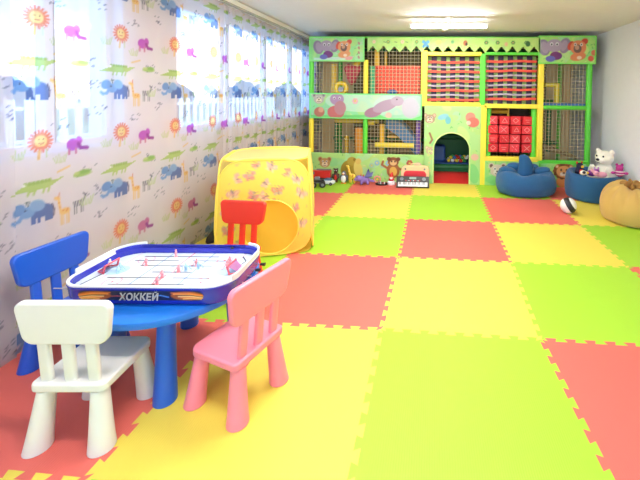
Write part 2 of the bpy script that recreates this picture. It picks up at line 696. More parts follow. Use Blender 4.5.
def window(name, y0, y1, mull):
    t = bpy.data.objects.new(name, None)
    COL.objects.link(t)
    t.location = (XL - .14, (y0 + y1) / 2, SILL)
    t['kind'] = 'structure'
    yc = (y0 + y1) / 2
    b_ = MB()
    h = HEAD - SILL
    b_.span((-.04, y0 - yc, .0), (.04, y1 - yc, .05))
    b_.span((-.04, y0 - yc, h - .08), (.04, y1 - yc, h))
    b_.span((-.04, y0 - yc, .05), (.04, y0 - yc + .05, h - .08))
    b_.span((-.04, y1 - yc - .05, .05), (.04, y1 - yc, h - .08))
    for q in mull:
        b_.span((-.04, q - yc - .03, .05), (.04, q - yc + .03, h - .08))
    b_.build('window_frame', frame_m, t, bevel=.006)
    s = MB()
    for q in mull:
        s.span((-.02, q - yc + .03, .05), (.042, q - yc + .036, h - .08))
    s.build('gap_strip', gap_m, t)  # dark red strip standing in for the opening gap beside each mullion
    MB().span((-.004, y0 - yc + .04, .04), (.004, y1 - yc - .05, h - .05)).build('pane', glass, t)
    sb = MB()
    sb.span((.04, y0 - yc + .0, -.02), (.145, y1 - yc, .0))
    sb.build('window_sill', mat('sill_skylit_white', (214, 222, 240), .3), t, bevel=.004)  # blue tint puts sky light into the sill colour
    return t


window('window_1', W1[0], W1[1], [-.06, -1.1])
window('window_2', W2[0], W2[1], [2.08, 3.12, 4.16])

# outside: lawn, hedge trees, white picket fence
tag(MB().span((-60, -40, -1.3), (-1.5, 90, -1.2)).build('lawn', mat('lawn_green', (120, 150, 100), .9, bump=.4, bscale=3), smooth=False), kind='structure')
tag(MB().span((-13.5, -30, -.5), (-1.6, 80, -.4)).build('terrace', mat('terrace_white', (240, 242, 244), .8), smooth=False), kind='structure')
leaf_m = mat('tree_leaves', (52, 104, 122), .8, var=.25)
trunk_m = mat('tree_bark', (96, 84, 74), .9)
rt_ = random.Random(3)
tree_pos = [(-17, 7, 3.6), (-18, 12.5, 3.3), (-17, 18, 3.8), (-18.5, 24, 3.6), (-17, 30, 4), (-19, 36, 3.9), (-18, 42, 4.2), (-20, 50, 4.2)]
tree_side = ['nearest the left photo edge', 'second from the left', 'left of the window mullion', 'right of the window mullion', 'behind the pier curtain', 'behind the second window near end', 'behind the second window middle', 'behind the second window far end']
for (x, y, h), sd in zip(tree_pos, tree_side):
    t = thing('tree', 'bluish green bushy tree outside, ' + sd, 'tree', (x, y, -1.2), rt_.uniform(0, 6), 'trees outside the windows')
    b = MB()
    for k in range(16):
        a, q = rt_.uniform(0, 6.28), rt_.uniform(0, 1.5)
        b.ell((q * math.cos(a), q * math.sin(a), h * rt_.uniform(.35, .8)), rt_.uniform(.6, 1.0), 12, 8)
    o = b.build('crown', leaf_m, t, remesh=.12)
    tx = bpy.data.textures.new('leaf_clumps', 'CLOUDS')
    tx.noise_scale = .35
    d = o.modifiers.new('clumps', 'DISPLACE')
    d.texture = tx
    d.strength = .6
    MB().cone((0, 0, 0), (0, 0, h * .5), .14, .08, 10).build('trunk', trunk_m, t)
fence = thing('garden_fence', 'pale white slatted fence outside below the trees', 'fence', (-12, 14, -.4))
b = MB()
for k in range(46):
    b.box((0, -12 + k * .55, .85), (.05, .26, 1.7))
b.build('slats', mat('fence_white', (236, 240, 248), .6), fence)
b = MB()
b.box((-.05, 0.2, .3), (.06, 25, .12)).box((-.05, .2, 1.4), (.06, 25, .12))
b.build('rail', mat('fence_white', (236, 240, 248), .6), fence)

# ------------------------------------------------------------------ curtains: printed voile hanging on a ceiling rail
voile = bpy.data.materials.new('printed_voile')
voile.use_nodes = True
n = voile.node_tree.nodes
l = voile.node_tree.links
n.remove(n['Principled BSDF'])
at_ = n.new('ShaderNodeAttribute')
at_.attribute_name = 'Col'
df = n.new('ShaderNodeBsdfDiffuse')
tl = n.new('ShaderNodeBsdfTranslucent')
tp = n.new('ShaderNodeBsdfTransparent')
m1 = n.new('ShaderNodeMixShader')
m1.inputs['Fac'].default_value = .38
m2 = n.new('ShaderNodeMixShader')
m2.inputs['Fac'].default_value = .52
l.new(at_.outputs['Color'], df.inputs['Color'])
l.new(at_.outputs['Color'], tl.inputs['Color'])
l.new(at_.outputs['Color'], tp.inputs['Color'])
l.new(df.outputs[0], m1.inputs[1])
l.new(tl.outputs[0], m1.inputs[2])
l.new(m1.outputs[0], m2.inputs[1])
l.new(tp.outputs[0], m2.inputs[2])
l.new(m2.outputs[0], n['Material Output'].inputs['Surface'])

VZ = 2.675   # top of the cloth
PV, PU = .785, .60


def curtain(name, y0, y1, x0, amp, lam, squeeze, seed, label, z0=.005, flare=0.0):
    """cloth between y0 and y1; squeeze = cloth length per metre of rail (gathering)"""
    rg = random.Random(seed)
    cv = Canvas(y1 - y0, VZ - z0, .0085, (228, 221, 224))
    pu = PU / squeeze
    sx = 1.0 / squeeze
    k0 = int((y0 + .9) // pu) - 1
    k1 = int((y1 + .9) // pu) + 2
    for r_ in range(-1, 5):
        for k in range(k0, k1):
            y = -.335 + k * pu - y0 + rg.uniform(-.015, .015)
            z = .765 + r_ * PV - z0
            n0 = cv.u.copy()
            # draw in cloth space squeezed along the rail
            cv.u = (n0 - y) * squeeze + 10
            p_elephant(cv, 10, z, 1.0)
            p_giraffe(cv, 10.20, z - .06, 1.0)
            p_croc(cv, 10.02, z + .20, 1.05)
            p_lion(cv, 10.06, z + .52, 1.05)
            p_hippo(cv, 10.27, z + .42, 1.0, 1, (206, 112, 160) if r_ < 0 else (190, 84, 188))  # window light put into the colour: pink in the low unlit row, purple above
            p_zebra(cv, 10.30, z - .02, 1.0)
            p_grass(cv, 10.36, z + .02)
            p_grass(cv, 10.18, z + .36, .9)
            p_grass(cv, 9.93, z + .42, .9)
            p_marks(cv, 10.42, z + .10, 1.0, rg)
            p_marks(cv, 10.36, z + .26, 1.0, rg)
            p_marks(cv, 9.85, z - .08, 1.0, rg)
            p_marks(cv, 10.18, z + .62, .9, rg)
            p_palm(cv, 10.33, z + .27 - .02, .9)
            cv.line((10.16, z + .30), (10.24, z + .325), .012, (240, 196, 120))
            cv.u = n0
    cv.fade((228, 221, 224), .20)
    ph = rg.uniform(0, 6)
    gather = np.exp(-((VZ - z0 - cv.vv) / .06) ** 2)

    def fn(U, V):
        Y = U + y0
        Z = V + z0
        f = np.sin(2 * PI * U / lam + ph + .5 * np.sin(U * 3.1 + ph)) * .7 + .3 * np.sin(2 * PI * U / (lam * .43) + 1.3 * ph)
        grow = .55 + .45 * (1 - V / cv.h)
        X = x0 + amp * f * grow + .006 * np.sin(V * 2.2 + U * 4) + flare * (1 - V / cv.h) ** 2
        return X, Y, Z

    o = grid_obj(name, cv, voile, fn)
    return tag(o, label, 'curtain', 'animal print curtains')


curtain('curtain', -1.75, -.44, -1.045, .010, .30, 1.0, 11, 'sheer animal print curtain panel at the left photo edge beside the blue chair')
curtain('curtain', -.55, 1.72, -1.08, .006, .42, 1.0, 4, 'flat sheer animal print curtain hanging behind the blue table')
curtain('curtain', 1.66, 5.4, -1.117, .022, .17, 1.25, 9, 'gathered sheer animal print curtain behind the yellow tent')
rail = thing('curtain_rail', 'white ceiling curtain rail above the animal print curtains', 'curtain rail', (-1.08, 1.8, 2.675))
MB().box((0, 0, .057), (.05, 7.2, .06)).build('rail', mat('rail_white', (232, 230, 224), .4), rail, bevel=.004)
MB().box((.018, 0, .024), (.006, 7.2, .012)).build('track_groove', mat('rail_grey', (150, 146, 140), .5), rail)

# ------------------------------------------------------------------ foam puzzle mats
foam = {}
for nm, c in (('red', (222, 104, 92)), ('yellow', (228, 208, 82)), ('green', (160, 206, 52))):
    m = mat('foam_' + nm, c, .55, spec=.35, var=.012)
    n = m.node_tree.nodes
    l = m.node_tree.links
    t = n.new('ShaderNodeTexCoord')
    wv = n.new('ShaderNodeTexWave')
    wv.inputs['Scale'].default_value = 28
    wv.inputs['Distortion'].default_value = 1.5
    wv.inputs['Detail'].default_value = 1
    bp = n.new('ShaderNodeBump')
    bp.inputs['Strength'].default_value = .22
    bp.inputs['Distance'].default_value = .003
    l.new(t.outputs['Object'], wv.inputs['Vector'])
    l.new(wv.outputs['Fac'], bp.inputs['Height'])
    l.new(bp.outputs['Normal'], n['Principled BSDF'].inputs['Normal'])
    foam[nm] = m
TS = 1.1
FIX = {(-1, -1): (-1.1, -1.03), (0, -1): (0, -1.045), (1, 0): (1.083, .010), (2, 0): (2.157, 0.0)}


def gp(i, j):
    return Vector(FIX.get((i, j), (i * TS, j * TS)))


def edge(a, b, nt_=9, amp=.016):
    """jigsaw line from a to b"""
    d = b - a
    L = d.length
    t = d / L
    nn = Vector((-t.y, t.x))
    p = L / nt_
    out = [a.copy()]
    for k in range(nt_):
        s0 = k * p
        e = p * .055
        out += [a + t * (s0 + p * .25 + e) - nn * amp,
                a + t * (s0 + p * .25 - e) + nn * amp,
                a + t * (s0 + p * .75 + e) + nn * amp,
                a + t * (s0 + p * .75 - e) - nn * amp]
    out.append(b.copy())
    return out


TILE_LABEL = {
    (-1, 0): 'red foam floor tile under the white chair and the round blue table',
    (0, 0): 'yellow foam floor tile under the pink chair',
    (1, 0): 'big green foam floor tile at the bottom centre, nearest the camera',
    (2, 0): 'red foam floor tile cut off by the lower right corner of the photo',
    (3, 0): 'yellow foam floor tile by the right wall, right of the nearest red tile',
    (-1, 1): 'green foam floor tile between the curtain, blue table and yellow tent',
    (0, 1): 'salmon red foam floor tile between the pink chair and the yellow tent',
    (1, 1): 'yellow foam floor tile in the middle of the floor, right of the salmon red tile',
    (2, 1): 'green foam floor tile running to the right photo edge, before the yellow tile left of the tan bean bag',
    (3, 1): 'red foam floor tile showing as a small corner at the right photo edge',
    (-1, 2): 'yellow foam floor tile mostly covered by the yellow tent',
    (0, 2): 'green foam floor tile directly right of the yellow tent',
    (1, 2): 'red foam floor tile in mid floor, right of the green tile beside the tent',
    (2, 2): 'yellow foam floor tile in mid floor, just before the red tile beside the ball',
    (3, 2): 'green foam floor tile under the front of the tan bean bag',
    (-1, 3): 'red foam floor tile peeking out behind the right edge of the yellow tent',
    (0, 3): 'yellow foam floor tile before the red tile with the toy row, left of centre',
    (1, 3): 'green foam floor tile before the yellow tile at the arched doorway',
    (2, 3): 'red foam floor tile left of the black and white ball',
    (3, 3): 'yellow foam floor tile under the black and white ball',
    (-1, 4): 'green foam floor tile under the toy vehicles and the penguin',
    (0, 4): 'red foam floor tile under the purple toy creature and black toy tray',
    (1, 4): 'yellow foam floor tile at the arched doorway of the play structure',
    (2, 4): 'green foam floor tile under the blue bean bag with the raised flap',
    (3, 4): 'red foam floor tile between the two blue bean bags',
    (-1, -1): 'yellow foam floor tile showing as a sliver at the bottom left corner',
    (0, -1): 'green foam floor tile just below the photo, before the yellow pink-chair tile',
    (1, -1): 'red foam floor tile just below the photo, before the big green tile',
    (2, -1): 'yellow foam floor tile just below the photo, before the lower right red tile',
}
for i in range(-1, 4):
    for j in range(-1, 5):
        if (i, j) not in TILE_LABEL:
            continue
        cn = ('red', 'yellow', 'green')[(i - j + 1) % 3]
        a, b_, c_, d_ = gp(i, j - 1), gp(i + 1, j - 1), gp(i + 1, j), gp(i, j)
        if i == 3:
            b_, c_ = Vector((XR - .005, b_.y)), Vector((XR - .005, c_.y))
        if i == -1:
            a, d_ = Vector((XL + .004, a.y)), Vector((XL + .004, d_.y))
        e1 = edge(a, b_)
        e2 = edge(b_, c_) if i < 3 else [b_, c_]
        e3 = edge(d_, c_)
        e4 = edge(a, d_) if i > -1 else [a, d_]
        poly = e1[:-1] + e2[:-1] + e3[::-1][:-1] + e4[::-1][:-1]
        ctr = sum((Vector(q) for q in (a, b_, c_, d_)), Vector((0, 0))) / 4
        mb = MB().prism([(q.x - ctr.x, q.y - ctr.y) for q in poly], -.012, 0)
        o = mb.build('foam_floor_tile', foam[cn], smooth=False)
        o.location = (ctr.x, ctr.y, 0)
        tag(o, TILE_LABEL[(i, j)], 'floor mat', 'interlocking foam floor tiles')

# ------------------------------------------------------------------ indoor play structure (front plane at y = YS)
YS = 4.10
YBK = 5.55


def FX(px):
    return -1.054 + (px - 300) * .018017 + .075 * (1 - ((px - 450) / 150) ** 2)


def FZ(py):
    return 2.683 - (py - 36) * .01816


yel = mat('pad_yellow', (250, 226, 70), .4)
yel2 = mat('pad_deep_yellow', (240, 190, 50), .45)
grn = mat('pad_green', (92, 208, 62), .4)
dgrn = mat('pad_dark_green', (40, 120, 66), .5)
blu = mat('pad_blue', (50, 92, 168), .45)
purp = mat('pad_purple', (96, 60, 150), .5)
redp = mat('pad_red', (216, 48, 44), .5)
orng = mat('pad_orange', (246, 160, 50), .45)
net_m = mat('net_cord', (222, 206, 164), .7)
net_shade_m = mat('net_shade_cord', (58, 50, 36), .8)
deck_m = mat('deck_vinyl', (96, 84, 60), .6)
art_m = mat('printed_panel', (200, 230, 150), .45, attr=True)
PS = thing('play_structure', 'large two storey play structure with animal panels, nets and padded posts', 'play structure', (FX(450), YS, 0))
ox = FX(450)


def L(x, y, z):
    return (x - ox, y - YS, z)


def post(name, px, py0, py1, m, r=.046, y=YS + .05, label=None):
    b_ = MB().cone(L(FX(px), y, max(0.0, FZ(py1))), L(FX(px), y, FZ(py0)), r, r, 16)
    o = b_.build(name, m, PS)
    if label:
        o['label'] = label
    return o


def beam(px0, px1, py, m, r=.036, y=YS + .05, name='beam'):
    return MB().cone(L(FX(px0), y, FZ(py)), L(FX(px1), y, FZ(py)), r, r, 14).build(name, m, PS)


def sqbar(px0, px1, py0, py1, m, y0=YS, y1=YS + .09, name='beam', bevel=.012):
    a, c = L(FX(px0), y0, FZ(py1)), L(FX(px1), y1, FZ(py0))
    return MB().span(a, c).build(name, m, PS, bevel=bevel)


# posts of the front
post('post', 310.5, 62, 94, grn)
post('post', 310.5, 120, 184, yel)
post('post', 365, 60, 95, yel)
post('post', 365, 118, 157, grn)
sqbar(420.5, 427, 50, 106, yel, name='post')
sqbar(479.5, 485, 53, 104, grn, name='post')
sqbar(480.5, 487, 104, 184.5, yel, name='post')
sqbar(538, 543.5, 60, 158, yel, name='post')
sqbar(538, 543.5, 158, 184.5, grn, name='post')
post('post', 589.5, 60, 184.5, grn, r=.05)
# rear posts
for px in (320, 375, 430, 490, 548, 588):
    post('post', px, 38, 184.5, dgrn if px % 2 else grn, y=YBK)
# beams of the front
sqbar(426, 481, 51.5, 55.5, yel)
sqbar(484, 539, 51.5, 54.5, grn)
sqbar(426, 481, 101.5, 105.5, yel)
sqbar(484, 539, 102.5, 107, yel)
sqbar(485, 540, 155, 159.5, yel)
beam(543, 590, 105.5, grn, .038)
sqbar(542, 590, 157.5, 162, grn)
beam(310, 592, 37.3, grn, .018, y=YS + .03)
# rear + depth beams
for py in (40, 100, 150):
    MB().cone(L(FX(312), YBK, FZ(py)), L(FX(590), YBK, FZ(py)), .035, .035, 10).build('beam', dgrn, PS)
for px in (310.5, 365, 423, 482, 541, 589):
    MB().cone(L(FX(px), YS + .1, FZ(106)), L(FX(px), YBK, FZ(106)), .035, .035, 10).build('beam', dgrn, PS)


# ---- printed panels
def leafy_bg(cv, seed, cols=((196, 236, 132), (150, 226, 150), (226, 244, 150), (178, 238, 190))):
    rg = random.Random(seed)
    for k in range(26):
        cv.ell(rg.uniform(0, cv.w), rg.uniform(0, cv.h), rg.uniform(.05, .16), rg.uniform(.03, .10), rg.choice(cols), rg.uniform(0, 3), .55)
    for k in range(30):
        x, y = rg.uniform(0, cv.w), rg.uniform(0, cv.h)
        cv.ell(x, y, .022, .008, rg.choice([(96, 190, 90), (120, 210, 120), (240, 240, 170), (230, 196, 220)]), rg.uniform(0, 3), .8)


def panel(name, px0, px1, py0, py1, bgc, seed, draw, keep=None, y=YS - .012, border=None, label=None):
    x0, x1, z0, z1 = FX(px0), FX(px1), max(.004, FZ(py1)), FZ(py0)
    cv = Canvas(x1 - x0, z1 - z0, .0085, bgc)
    leafy_bg(cv, seed)
    draw(cv)
    cv.a *= .9
    if border:
        for a, b2 in (((0, 0), (cv.w, 0)), ((0, cv.h), (cv.w, cv.h)), ((0, 0), (0, cv.h)), ((cv.w, 0), (cv.w, cv.h))):
            cv.line(a, b2, .05, border)

    def fn(U, V):
        X = U + x0 - ox
        return X, np.full_like(U, y - YS), V + z0
    o = grid_obj(name, cv, art_m, fn, PS, keep, thick=.018, smooth=False)
    if label:
        o['label'] = label
    return o


def big_elephant(cv, x, y, s):
    g, g2 = (150, 136, 160), (178, 160, 182)
    cv.ell(x - .17 * s, y + .02 * s, .10 * s, .14 * s, g, .3)
    cv.ell(x - .16 * s, y + .02 * s, .06 * s, .10 * s, g2, .3)
    cv.ell(x + .17 * s, y + .05 * s, .09 * s, .13 * s, g, -.3)
    cv.ell(x + .16 * s, y + .05 * s, .05 * s, .09 * s, g2, -.3)
    cv.ell(x, y + .05 * s, .13 * s, .11 * s, g2)
    cv.path([(x, y), (x + .02 * s, y - .10 * s), (x - .06 * s, y - .15 * s)], .07 * s, g2)
    cv.ell(x + .03 * s, y - .12 * s, .10 * s, .07 * s, (124, 58, 128))
    cv.ell(x - .06 * s, y - .17 * s, .08 * s, .05 * s, (110, 110, 196))
    for sx in (-1, 1):
        cv.ell(x + sx * .045 * s, y + .075 * s, .026 * s, .03 * s, (250, 250, 250))
        cv.ell(x + sx * .045 * s, y + .07 * s, .014 * s, .018 * s, (50, 40, 60))


def big_pup(cv, x, y, s, c=(240, 164, 110), c2=(232, 92, 74)):
    cv.ell(x, y - .13 * s, .13 * s, .07 * s, c, .2)
    cv.ell(x + .10 * s, y + .12 * s, .06 * s, .05 * s, c2, .6)
    cv.ell(x - .12 * s, y + .05 * s, .05 * s, .08 * s, c2, -.4)
    cv.ell(x, y + .02 * s, .13 * s, .12 * s, c)
    cv.ell(x - .01 * s, y + .0 * s, .065 * s, .07 * s, (120, 92, 84))
    cv.ell(x - .02 * s, y + .02 * s, .035 * s, .04 * s, (214, 160, 130))
    for sx in (-1, 1):
        cv.ell(x + sx * .05 * s, y + .07 * s, .022 * s, .026 * s, (252, 250, 246))
        cv.ell(x + sx * .05 * s, y + .07 * s, .011 * s, .014 * s, (60, 40, 40))
    cv.ell(x + .02 * s, y - .15 * s, .04 * s, .03 * s, (250, 226, 200))


def d_top_left(cv):
    for k in range(6):
        cv.ell(.03 + .012 * k, .06 + .06 * k, .05, .05, (150, 236, 140), al=.7)
    cv.poly([(.1, 0), (.8, 0), (.8, .10), (.1, .06)], (216, 240, 236), .8)
    big_elephant(cv, .33, .24, .92)
    big_pup(cv, .66, .25, .9)
    for k in range(4):
        cv.ell(.93, .08 + .085 * k, .018, .03, (214, 120, 140), .4, .8)
    cv.ell(.75, .06, .07, .035, (244, 170, 170), .2)


panel('art_panel', 309, 364, 37, 62, (160, 236, 156), 1, d_top_left, border=(132, 226, 120), label='green panel with an elephant and an orange pup')


def d_top_right(cv):
    big_elephant(cv, .27, .27, 1.05)
    big_pup(cv, .68, .27, 1.05, (236, 140, 92), (214, 74, 56))
    cv.ell(.9, .1, .05, .05, (232, 96, 80))
    cv.ell(.95, .2, .05, .05, (236, 120, 90))


panel('art_panel', 537, 594.5, 35.5, 63, (176, 236, 120), 2, d_top_right, border=(120, 216, 92), label='green panel with an elephant and a red pup')


def valance(px0, px1, seed, extra):
    wv_ = FX(px1) - FX(px0)
    nst = max(1, int(round(wv_ / .195)))
    per = wv_ / nst
    h = FZ(37.5) - FZ(53)

    def dr(cv):
        cv.a[:] = cv.a * .4 + np.array((196, 240, 128)) * .6
        extra(cv)

    def keep(U, V):
        ph = ((U / per) % 1.0)
        return V > .115 * (1 - np.abs(2 * ph - 1) ** 1.0) * 1.0

    return panel('scalloped_valance', px0, px1, 37.5, 53, (196, 240, 128), seed, dr, keep)


def ex1(cv):
    for k in range(4):
        p_flower(cv, .12 + .26 * k, .2, .9, (128, 184, 96) if k % 2 else (236, 210, 190))
    for k in range(3):
        cv.path([(.3 + .2 * k, .2), (.34 + .2 * k, .19)], .012, (110, 150, 90))


def ex2(cv):
    cv.ell(.07, .16, .035, .05, (84, 170, 226))
    for sx in (-1, 1):
        cv.ell(.07 + sx * .04, .2, .03, .03, (96, 186, 236))
        cv.ell(.07 + sx * .04, .12, .02, .03, (70, 150, 210))
    cv.ell(.30, .19, .05, .04, (240, 232, 110))
    cv.ell(.55, .2, .03, .03, (120, 190, 110))
    cv.ell(.78, .18, .04, .05, (200, 110, 60))
    cv.ell(.80, .16, .02, .03, (90, 50, 30))
    for x_ in (1.15, 1.35, 1.62, 1.85):
        p_flower(cv, x_, .19, 1.0, (110, 170, 90), (230, 170, 120))
    cv.ell(1.88, .17, .04, .05, (60, 110, 60))
    cv.ell(1.5, .16, .03, .04, (236, 190, 150))


valance(367, 421, 3, ex1)
valance(421, 538, 4, ex2)


def d_mid(cv):
    cv.poly([(0, 0), (cv.w, 0), (cv.w, .10), (0, .06)], (112, 222, 120), .9)
    cv.ell(1.0, .33, .7, .2, (214, 244, 228), 0, .7)
    cv.ell(1.7, .25, .5, .25, (206, 232, 236), 0, .6)
    p_face(cv, .18, .36, 1.0, (196, 188, 176), (140, 120, 130))
    cv.ell(.19, .12, .10, .09, (196, 120, 100))
    cv.ell(.22, .16, .05, .05, (226, 170, 140))
    cv.ell(.52, .36, .13, .11, (186, 150, 190))
    cv.ell(.50, .12, .16, .12, (206, 112, 110))
    cv.ell(.58, .20, .11, .13, (196, 140, 150))
    for sx in (-1, 1):
        cv.ell(.52 + sx * .05, .38, .022, .026, (250, 250, 250))
        cv.ell(.52 + sx * .05, .375, .011, .014, (60, 50, 60))
    p_flower(cv, .86, .33, 1.5, (244, 190, 200))
    cv.ell(1.2, .13, .17, .09, (178, 132, 158), .25)
    cv.ell(1.42, .25, .24, .10, (190, 164, 190), .35)
    cv.ell(1.64, .34, .12, .09, (200, 178, 204))
    cv.ell(1.63, .37, .012, .014, (60, 50, 60))
    cv.ell(1.88, .22, .16, .19, (214, 200, 226), 0, .8)
    cv.ell(1.48, .08, .06, .05, (240, 200, 180))


panel('art_panel', 309.5, 422, 94, 120, (150, 234, 170), 5, d_mid, border=(120, 224, 128), label='pale green panel with lilac hippos')


def d_low_left(cv):
    p_face(cv, .27, .33, 1.0, (196, 150, 90), (150, 100, 70))
    # golden bear seated
    cv.ell(.74, .20, .17, .19, (176, 150, 50))
    cv.ell(.78, .37, .09, .08, (190, 166, 64))
    cv.ell(.83, .40, .03, .03, (150, 120, 40))
    cv.ell(.90, .22, .08, .16, (244, 224, 120), .2)
    cv.ell(.90, .37, .055, .055, (240, 206, 110))
    for k in range(5):
        p_flower(cv, 1.15 + .1 * k, .30 + .05 * (k % 2), 1.3, (150, 200, 226) if k % 2 else (170, 220, 190))
    # brown monkey
    cv.ell(1.55, .22, .12, .14, (178, 104, 56))
    cv.ell(1.55, .38, .10, .085, (150, 84, 48))
    cv.ell(1.55, .36, .065, .05, (244, 200, 140))
    cv.ell(1.47, .43, .04, .035, (120, 66, 40))
    cv.ell(1.64, .43, .04, .035, (120, 66, 40))
    cv.ell(1.55, .20, .07, .09, (250, 196, 90))
    cv.path([(1.44, .26), (1.34, .32), (1.36, .38)], .04, (170, 96, 60))
    cv.path([(1.66, .26), (1.76, .2), (1.80, .28)], .04, (170, 96, 60))
    for sx in (-1, 1):
        cv.ell(1.55 + sx * .03, .385, .014, .016, (60, 34, 30))
    p_flower(cv, 1.85, .36, 1.6, (200, 90, 70))
    cv.ell(2.0, .33, .07, .05, (240, 190, 180))


panel('art_panel', 311, 425, 155, 184.5, (184, 238, 140), 6, d_low_left, label='low green panel with a bear and a monkey')


def d_arch(cv):
    p_face(cv, .10, 1.18, .95, (190, 160, 130), (240, 200, 170))
    cv.path([(.1, .92), (.15, .80), (.11, .74)], .035, (170, 120, 90))
    p_face(cv, .12, .60, .8, (214, 190, 150), (240, 220, 190))
    cv.ell(.34, 1.22, .10, .05, (150, 214, 230), .3)
    cv.ell(.43, 1.16, .05, .07, (120, 200, 210))
    cv.ell(.83, 1.22, .09, .09, (236, 150, 130))
    cv.ell(.88, 1.13, .11, .09, (226, 120, 104))
    cv.ell(.80, 1.12, .04, .04, (250, 220, 200))
    cv.ell(.92, .50, .07, .06, (240, 190, 170))
    cv.ell(.90, .20, .10, .18, (128, 220, 130), .2, .7)
    for k in range(8):
        p_flower(cv, .08 + .02 * (k % 3), .1 + .07 * k, .8, (210, 236, 160))


def keep_arch(U, V):
    xc = (FX(434) + FX(470.5)) / 2 - FX(424.5)
    hw = (FX(470.5) - FX(434)) / 2
    zs = FZ(149)
    top = FZ(132) - zs
    d = np.where(V > zs, ((U - xc) / hw) ** 2 + ((V - zs) / top) ** 2 < 1, np.abs(U - xc) < hw)
    return ~d


panel('art_panel', 424.5, 481, 105.5, 184.7, (186, 236, 150), 7, d_arch, keep_arch, label='tall green panel with the arched doorway')
arch_pts = []
hw = (FX(470.5) - FX(434)) / 2
xc = (FX(434) + FX(470.5)) / 2
arch_pts.append(L(xc - hw, YS - .012, .01))
for k in range(25):
    t = PI - PI * k / 24
    arch_pts.append(L(xc + hw * math.cos(t), YS - .012, FZ(149) + (FZ(132) - FZ(149)) * math.sin(t)))
arch_pts.append(L(xc + hw, YS - .012, .01))
MB().tube(arch_pts, .014, 8).build('arch_trim', mat('trim_pale_green', (206, 236, 150), .4), PS)


def d_bear(cv):
    cv.ell(.5, .1, .5, .12, (132, 222, 120), 0, .6)
    p_face(cv, .22, .27, 1.25, (236, 214, 190), (120, 80, 70), (250, 240, 226), nose=(70, 40, 40))
    p_flower(cv, .75, .3, 1.4, (244, 220, 230))


panel('art_panel', 486, 540, 159.5, 184.6, (170, 238, 132), 8, d_bear, label='low green panel with a white bear face')


def d_tiger(cv):
    for k in range(6):
        cv.ell(.1 + .14 * k, .1, .06, .1, (90, 200, 70), .4 * (k % 3), .6)
    cv.ell(.42, .10, .13, .10, (240, 160, 90))
    for k in range(14):
        t = 2 * PI * k / 14
        cv.ell(.42 + .15 * math.cos(t), .29 + .115 * math.sin(t), .042, .036, (150, 84, 40) if k % 2 else (120, 64, 30))
    cv.ell(.42, .28, .13, .105, (248, 176, 104))
    for sx in (-1, 1):
        cv.ell(.42 + sx * .12, .37, .035, .035, (236, 150, 84))
        cv.ell(.42 + sx * .12, .37, .018, .018, (255, 220, 190))
        cv.ell(.42 + sx * .03, .235, .04, .032, (255, 244, 226))
        cv.ell(.42 + sx * .048, .31, .016, .02, (50, 30, 26))
    cv.ell(.42, .255, .022, .015, (110, 50, 40))


panel('art_panel', 541, 591, 160.5, 184.6, (120, 220, 90), 9, d_tiger, label='low leaf green panel with a tiger cub')


# ---- nets
def net(px0, px1, py0, py1, y, m=net_m, cell=.066, r=.0024, name='safety_net'):
    x0, x1, z0, z1 = FX(px0), FX(px1), FZ(py1), FZ(py0)
    b_ = MB()
    nx_ = max(1, int(round((x1 - x0) / cell)))
    nz_ = max(1, int(round((z1 - z0) / cell)))
    for k in range(nx_ + 1):
        x = x0 + (x1 - x0) * k / nx_
        b_.box(L(x, y, (z0 + z1) / 2), (2 * r, 2 * r, z1 - z0))
    for k in range(nz_ + 1):
        z = z0 + (z1 - z0) * k / nz_
        b_.box(L((x0 + x1) / 2, y + .001, z), (x1 - x0, 2 * r, 2 * r))
    return b_.build(name, m, PS, smooth=False)


net(312, 363, 62, 95, YS + .05)
net(312, 363, 119, 156, YS + .05)
net(367, 421, 44, 95, YS + .05)
net(367, 421, 119, 156, YS + .05)
net(543, 587, 62, 104, YS + .05)
net(543, 587, 108, 158, YS + .05)
# rear nets in dark cord, standing in for the dim interior
net(336, 571, 40, 100, YBK, net_shade_m, .075, .006)
net(336, 571, 100, 182, YBK, net_shade_m, .075, .006)
for px in (420, 541):  # dark side nets, also added to dim the interior
    b_ = MB()
    for k in range(20):
        b_.box(L(FX(px), YS + .15 + k * .07, FZ(72)), (.01, .01, FZ(40) - FZ(104)))
    for k in range(17):
        b_.box(L(FX(px), (YS + YBK) / 2, FZ(104) + k * .07), (.01, YBK - YS - .2, .01))
    b_.build('safety_net', net_shade_m, PS, smooth=False)
# dark sheets added behind the middle bays and as roof to dim the interior
MB().span(L(FX(336), YBK + .05, FZ(156)), L(FX(558), YBK + .07, FZ(38))).build('rear_shade_sheet', mat('shade_sheet_olive', (124, 110, 66), .7), PS)
MB().span(L(FX(312), YS + .12, FZ(37.5)), L(FX(590), YBK, FZ(36.4))).build('roof_shade_sheet', mat('shade_sheet_olive', (124, 110, 66), .7), PS)

# ---- decks, pit, steps
MB().span(L(FX(312), YS + .1, FZ(117)), L(FX(422), YBK - .05, FZ(112))).build('deck', deck_m, PS, bevel=.01)
MB().span(L(FX(427), YS + .1, FZ(106)), L(FX(539), YBK - .05, FZ(103.5))).build('deck', deck_m, PS, bevel=.01)
MB().span(L(FX(544), YS + .1, FZ(104)), L(FX(588), YBK - .05, FZ(101.5))).build('deck', mat('deck_blue', (70, 120, 190), .5), PS, bevel=.01)
MB().span(L(FX(309), 4.42, -.012), L(FX(592), YBK + .05, .0)).build('base_mat', mat('base_brown', (92, 78, 58), .8), PS)
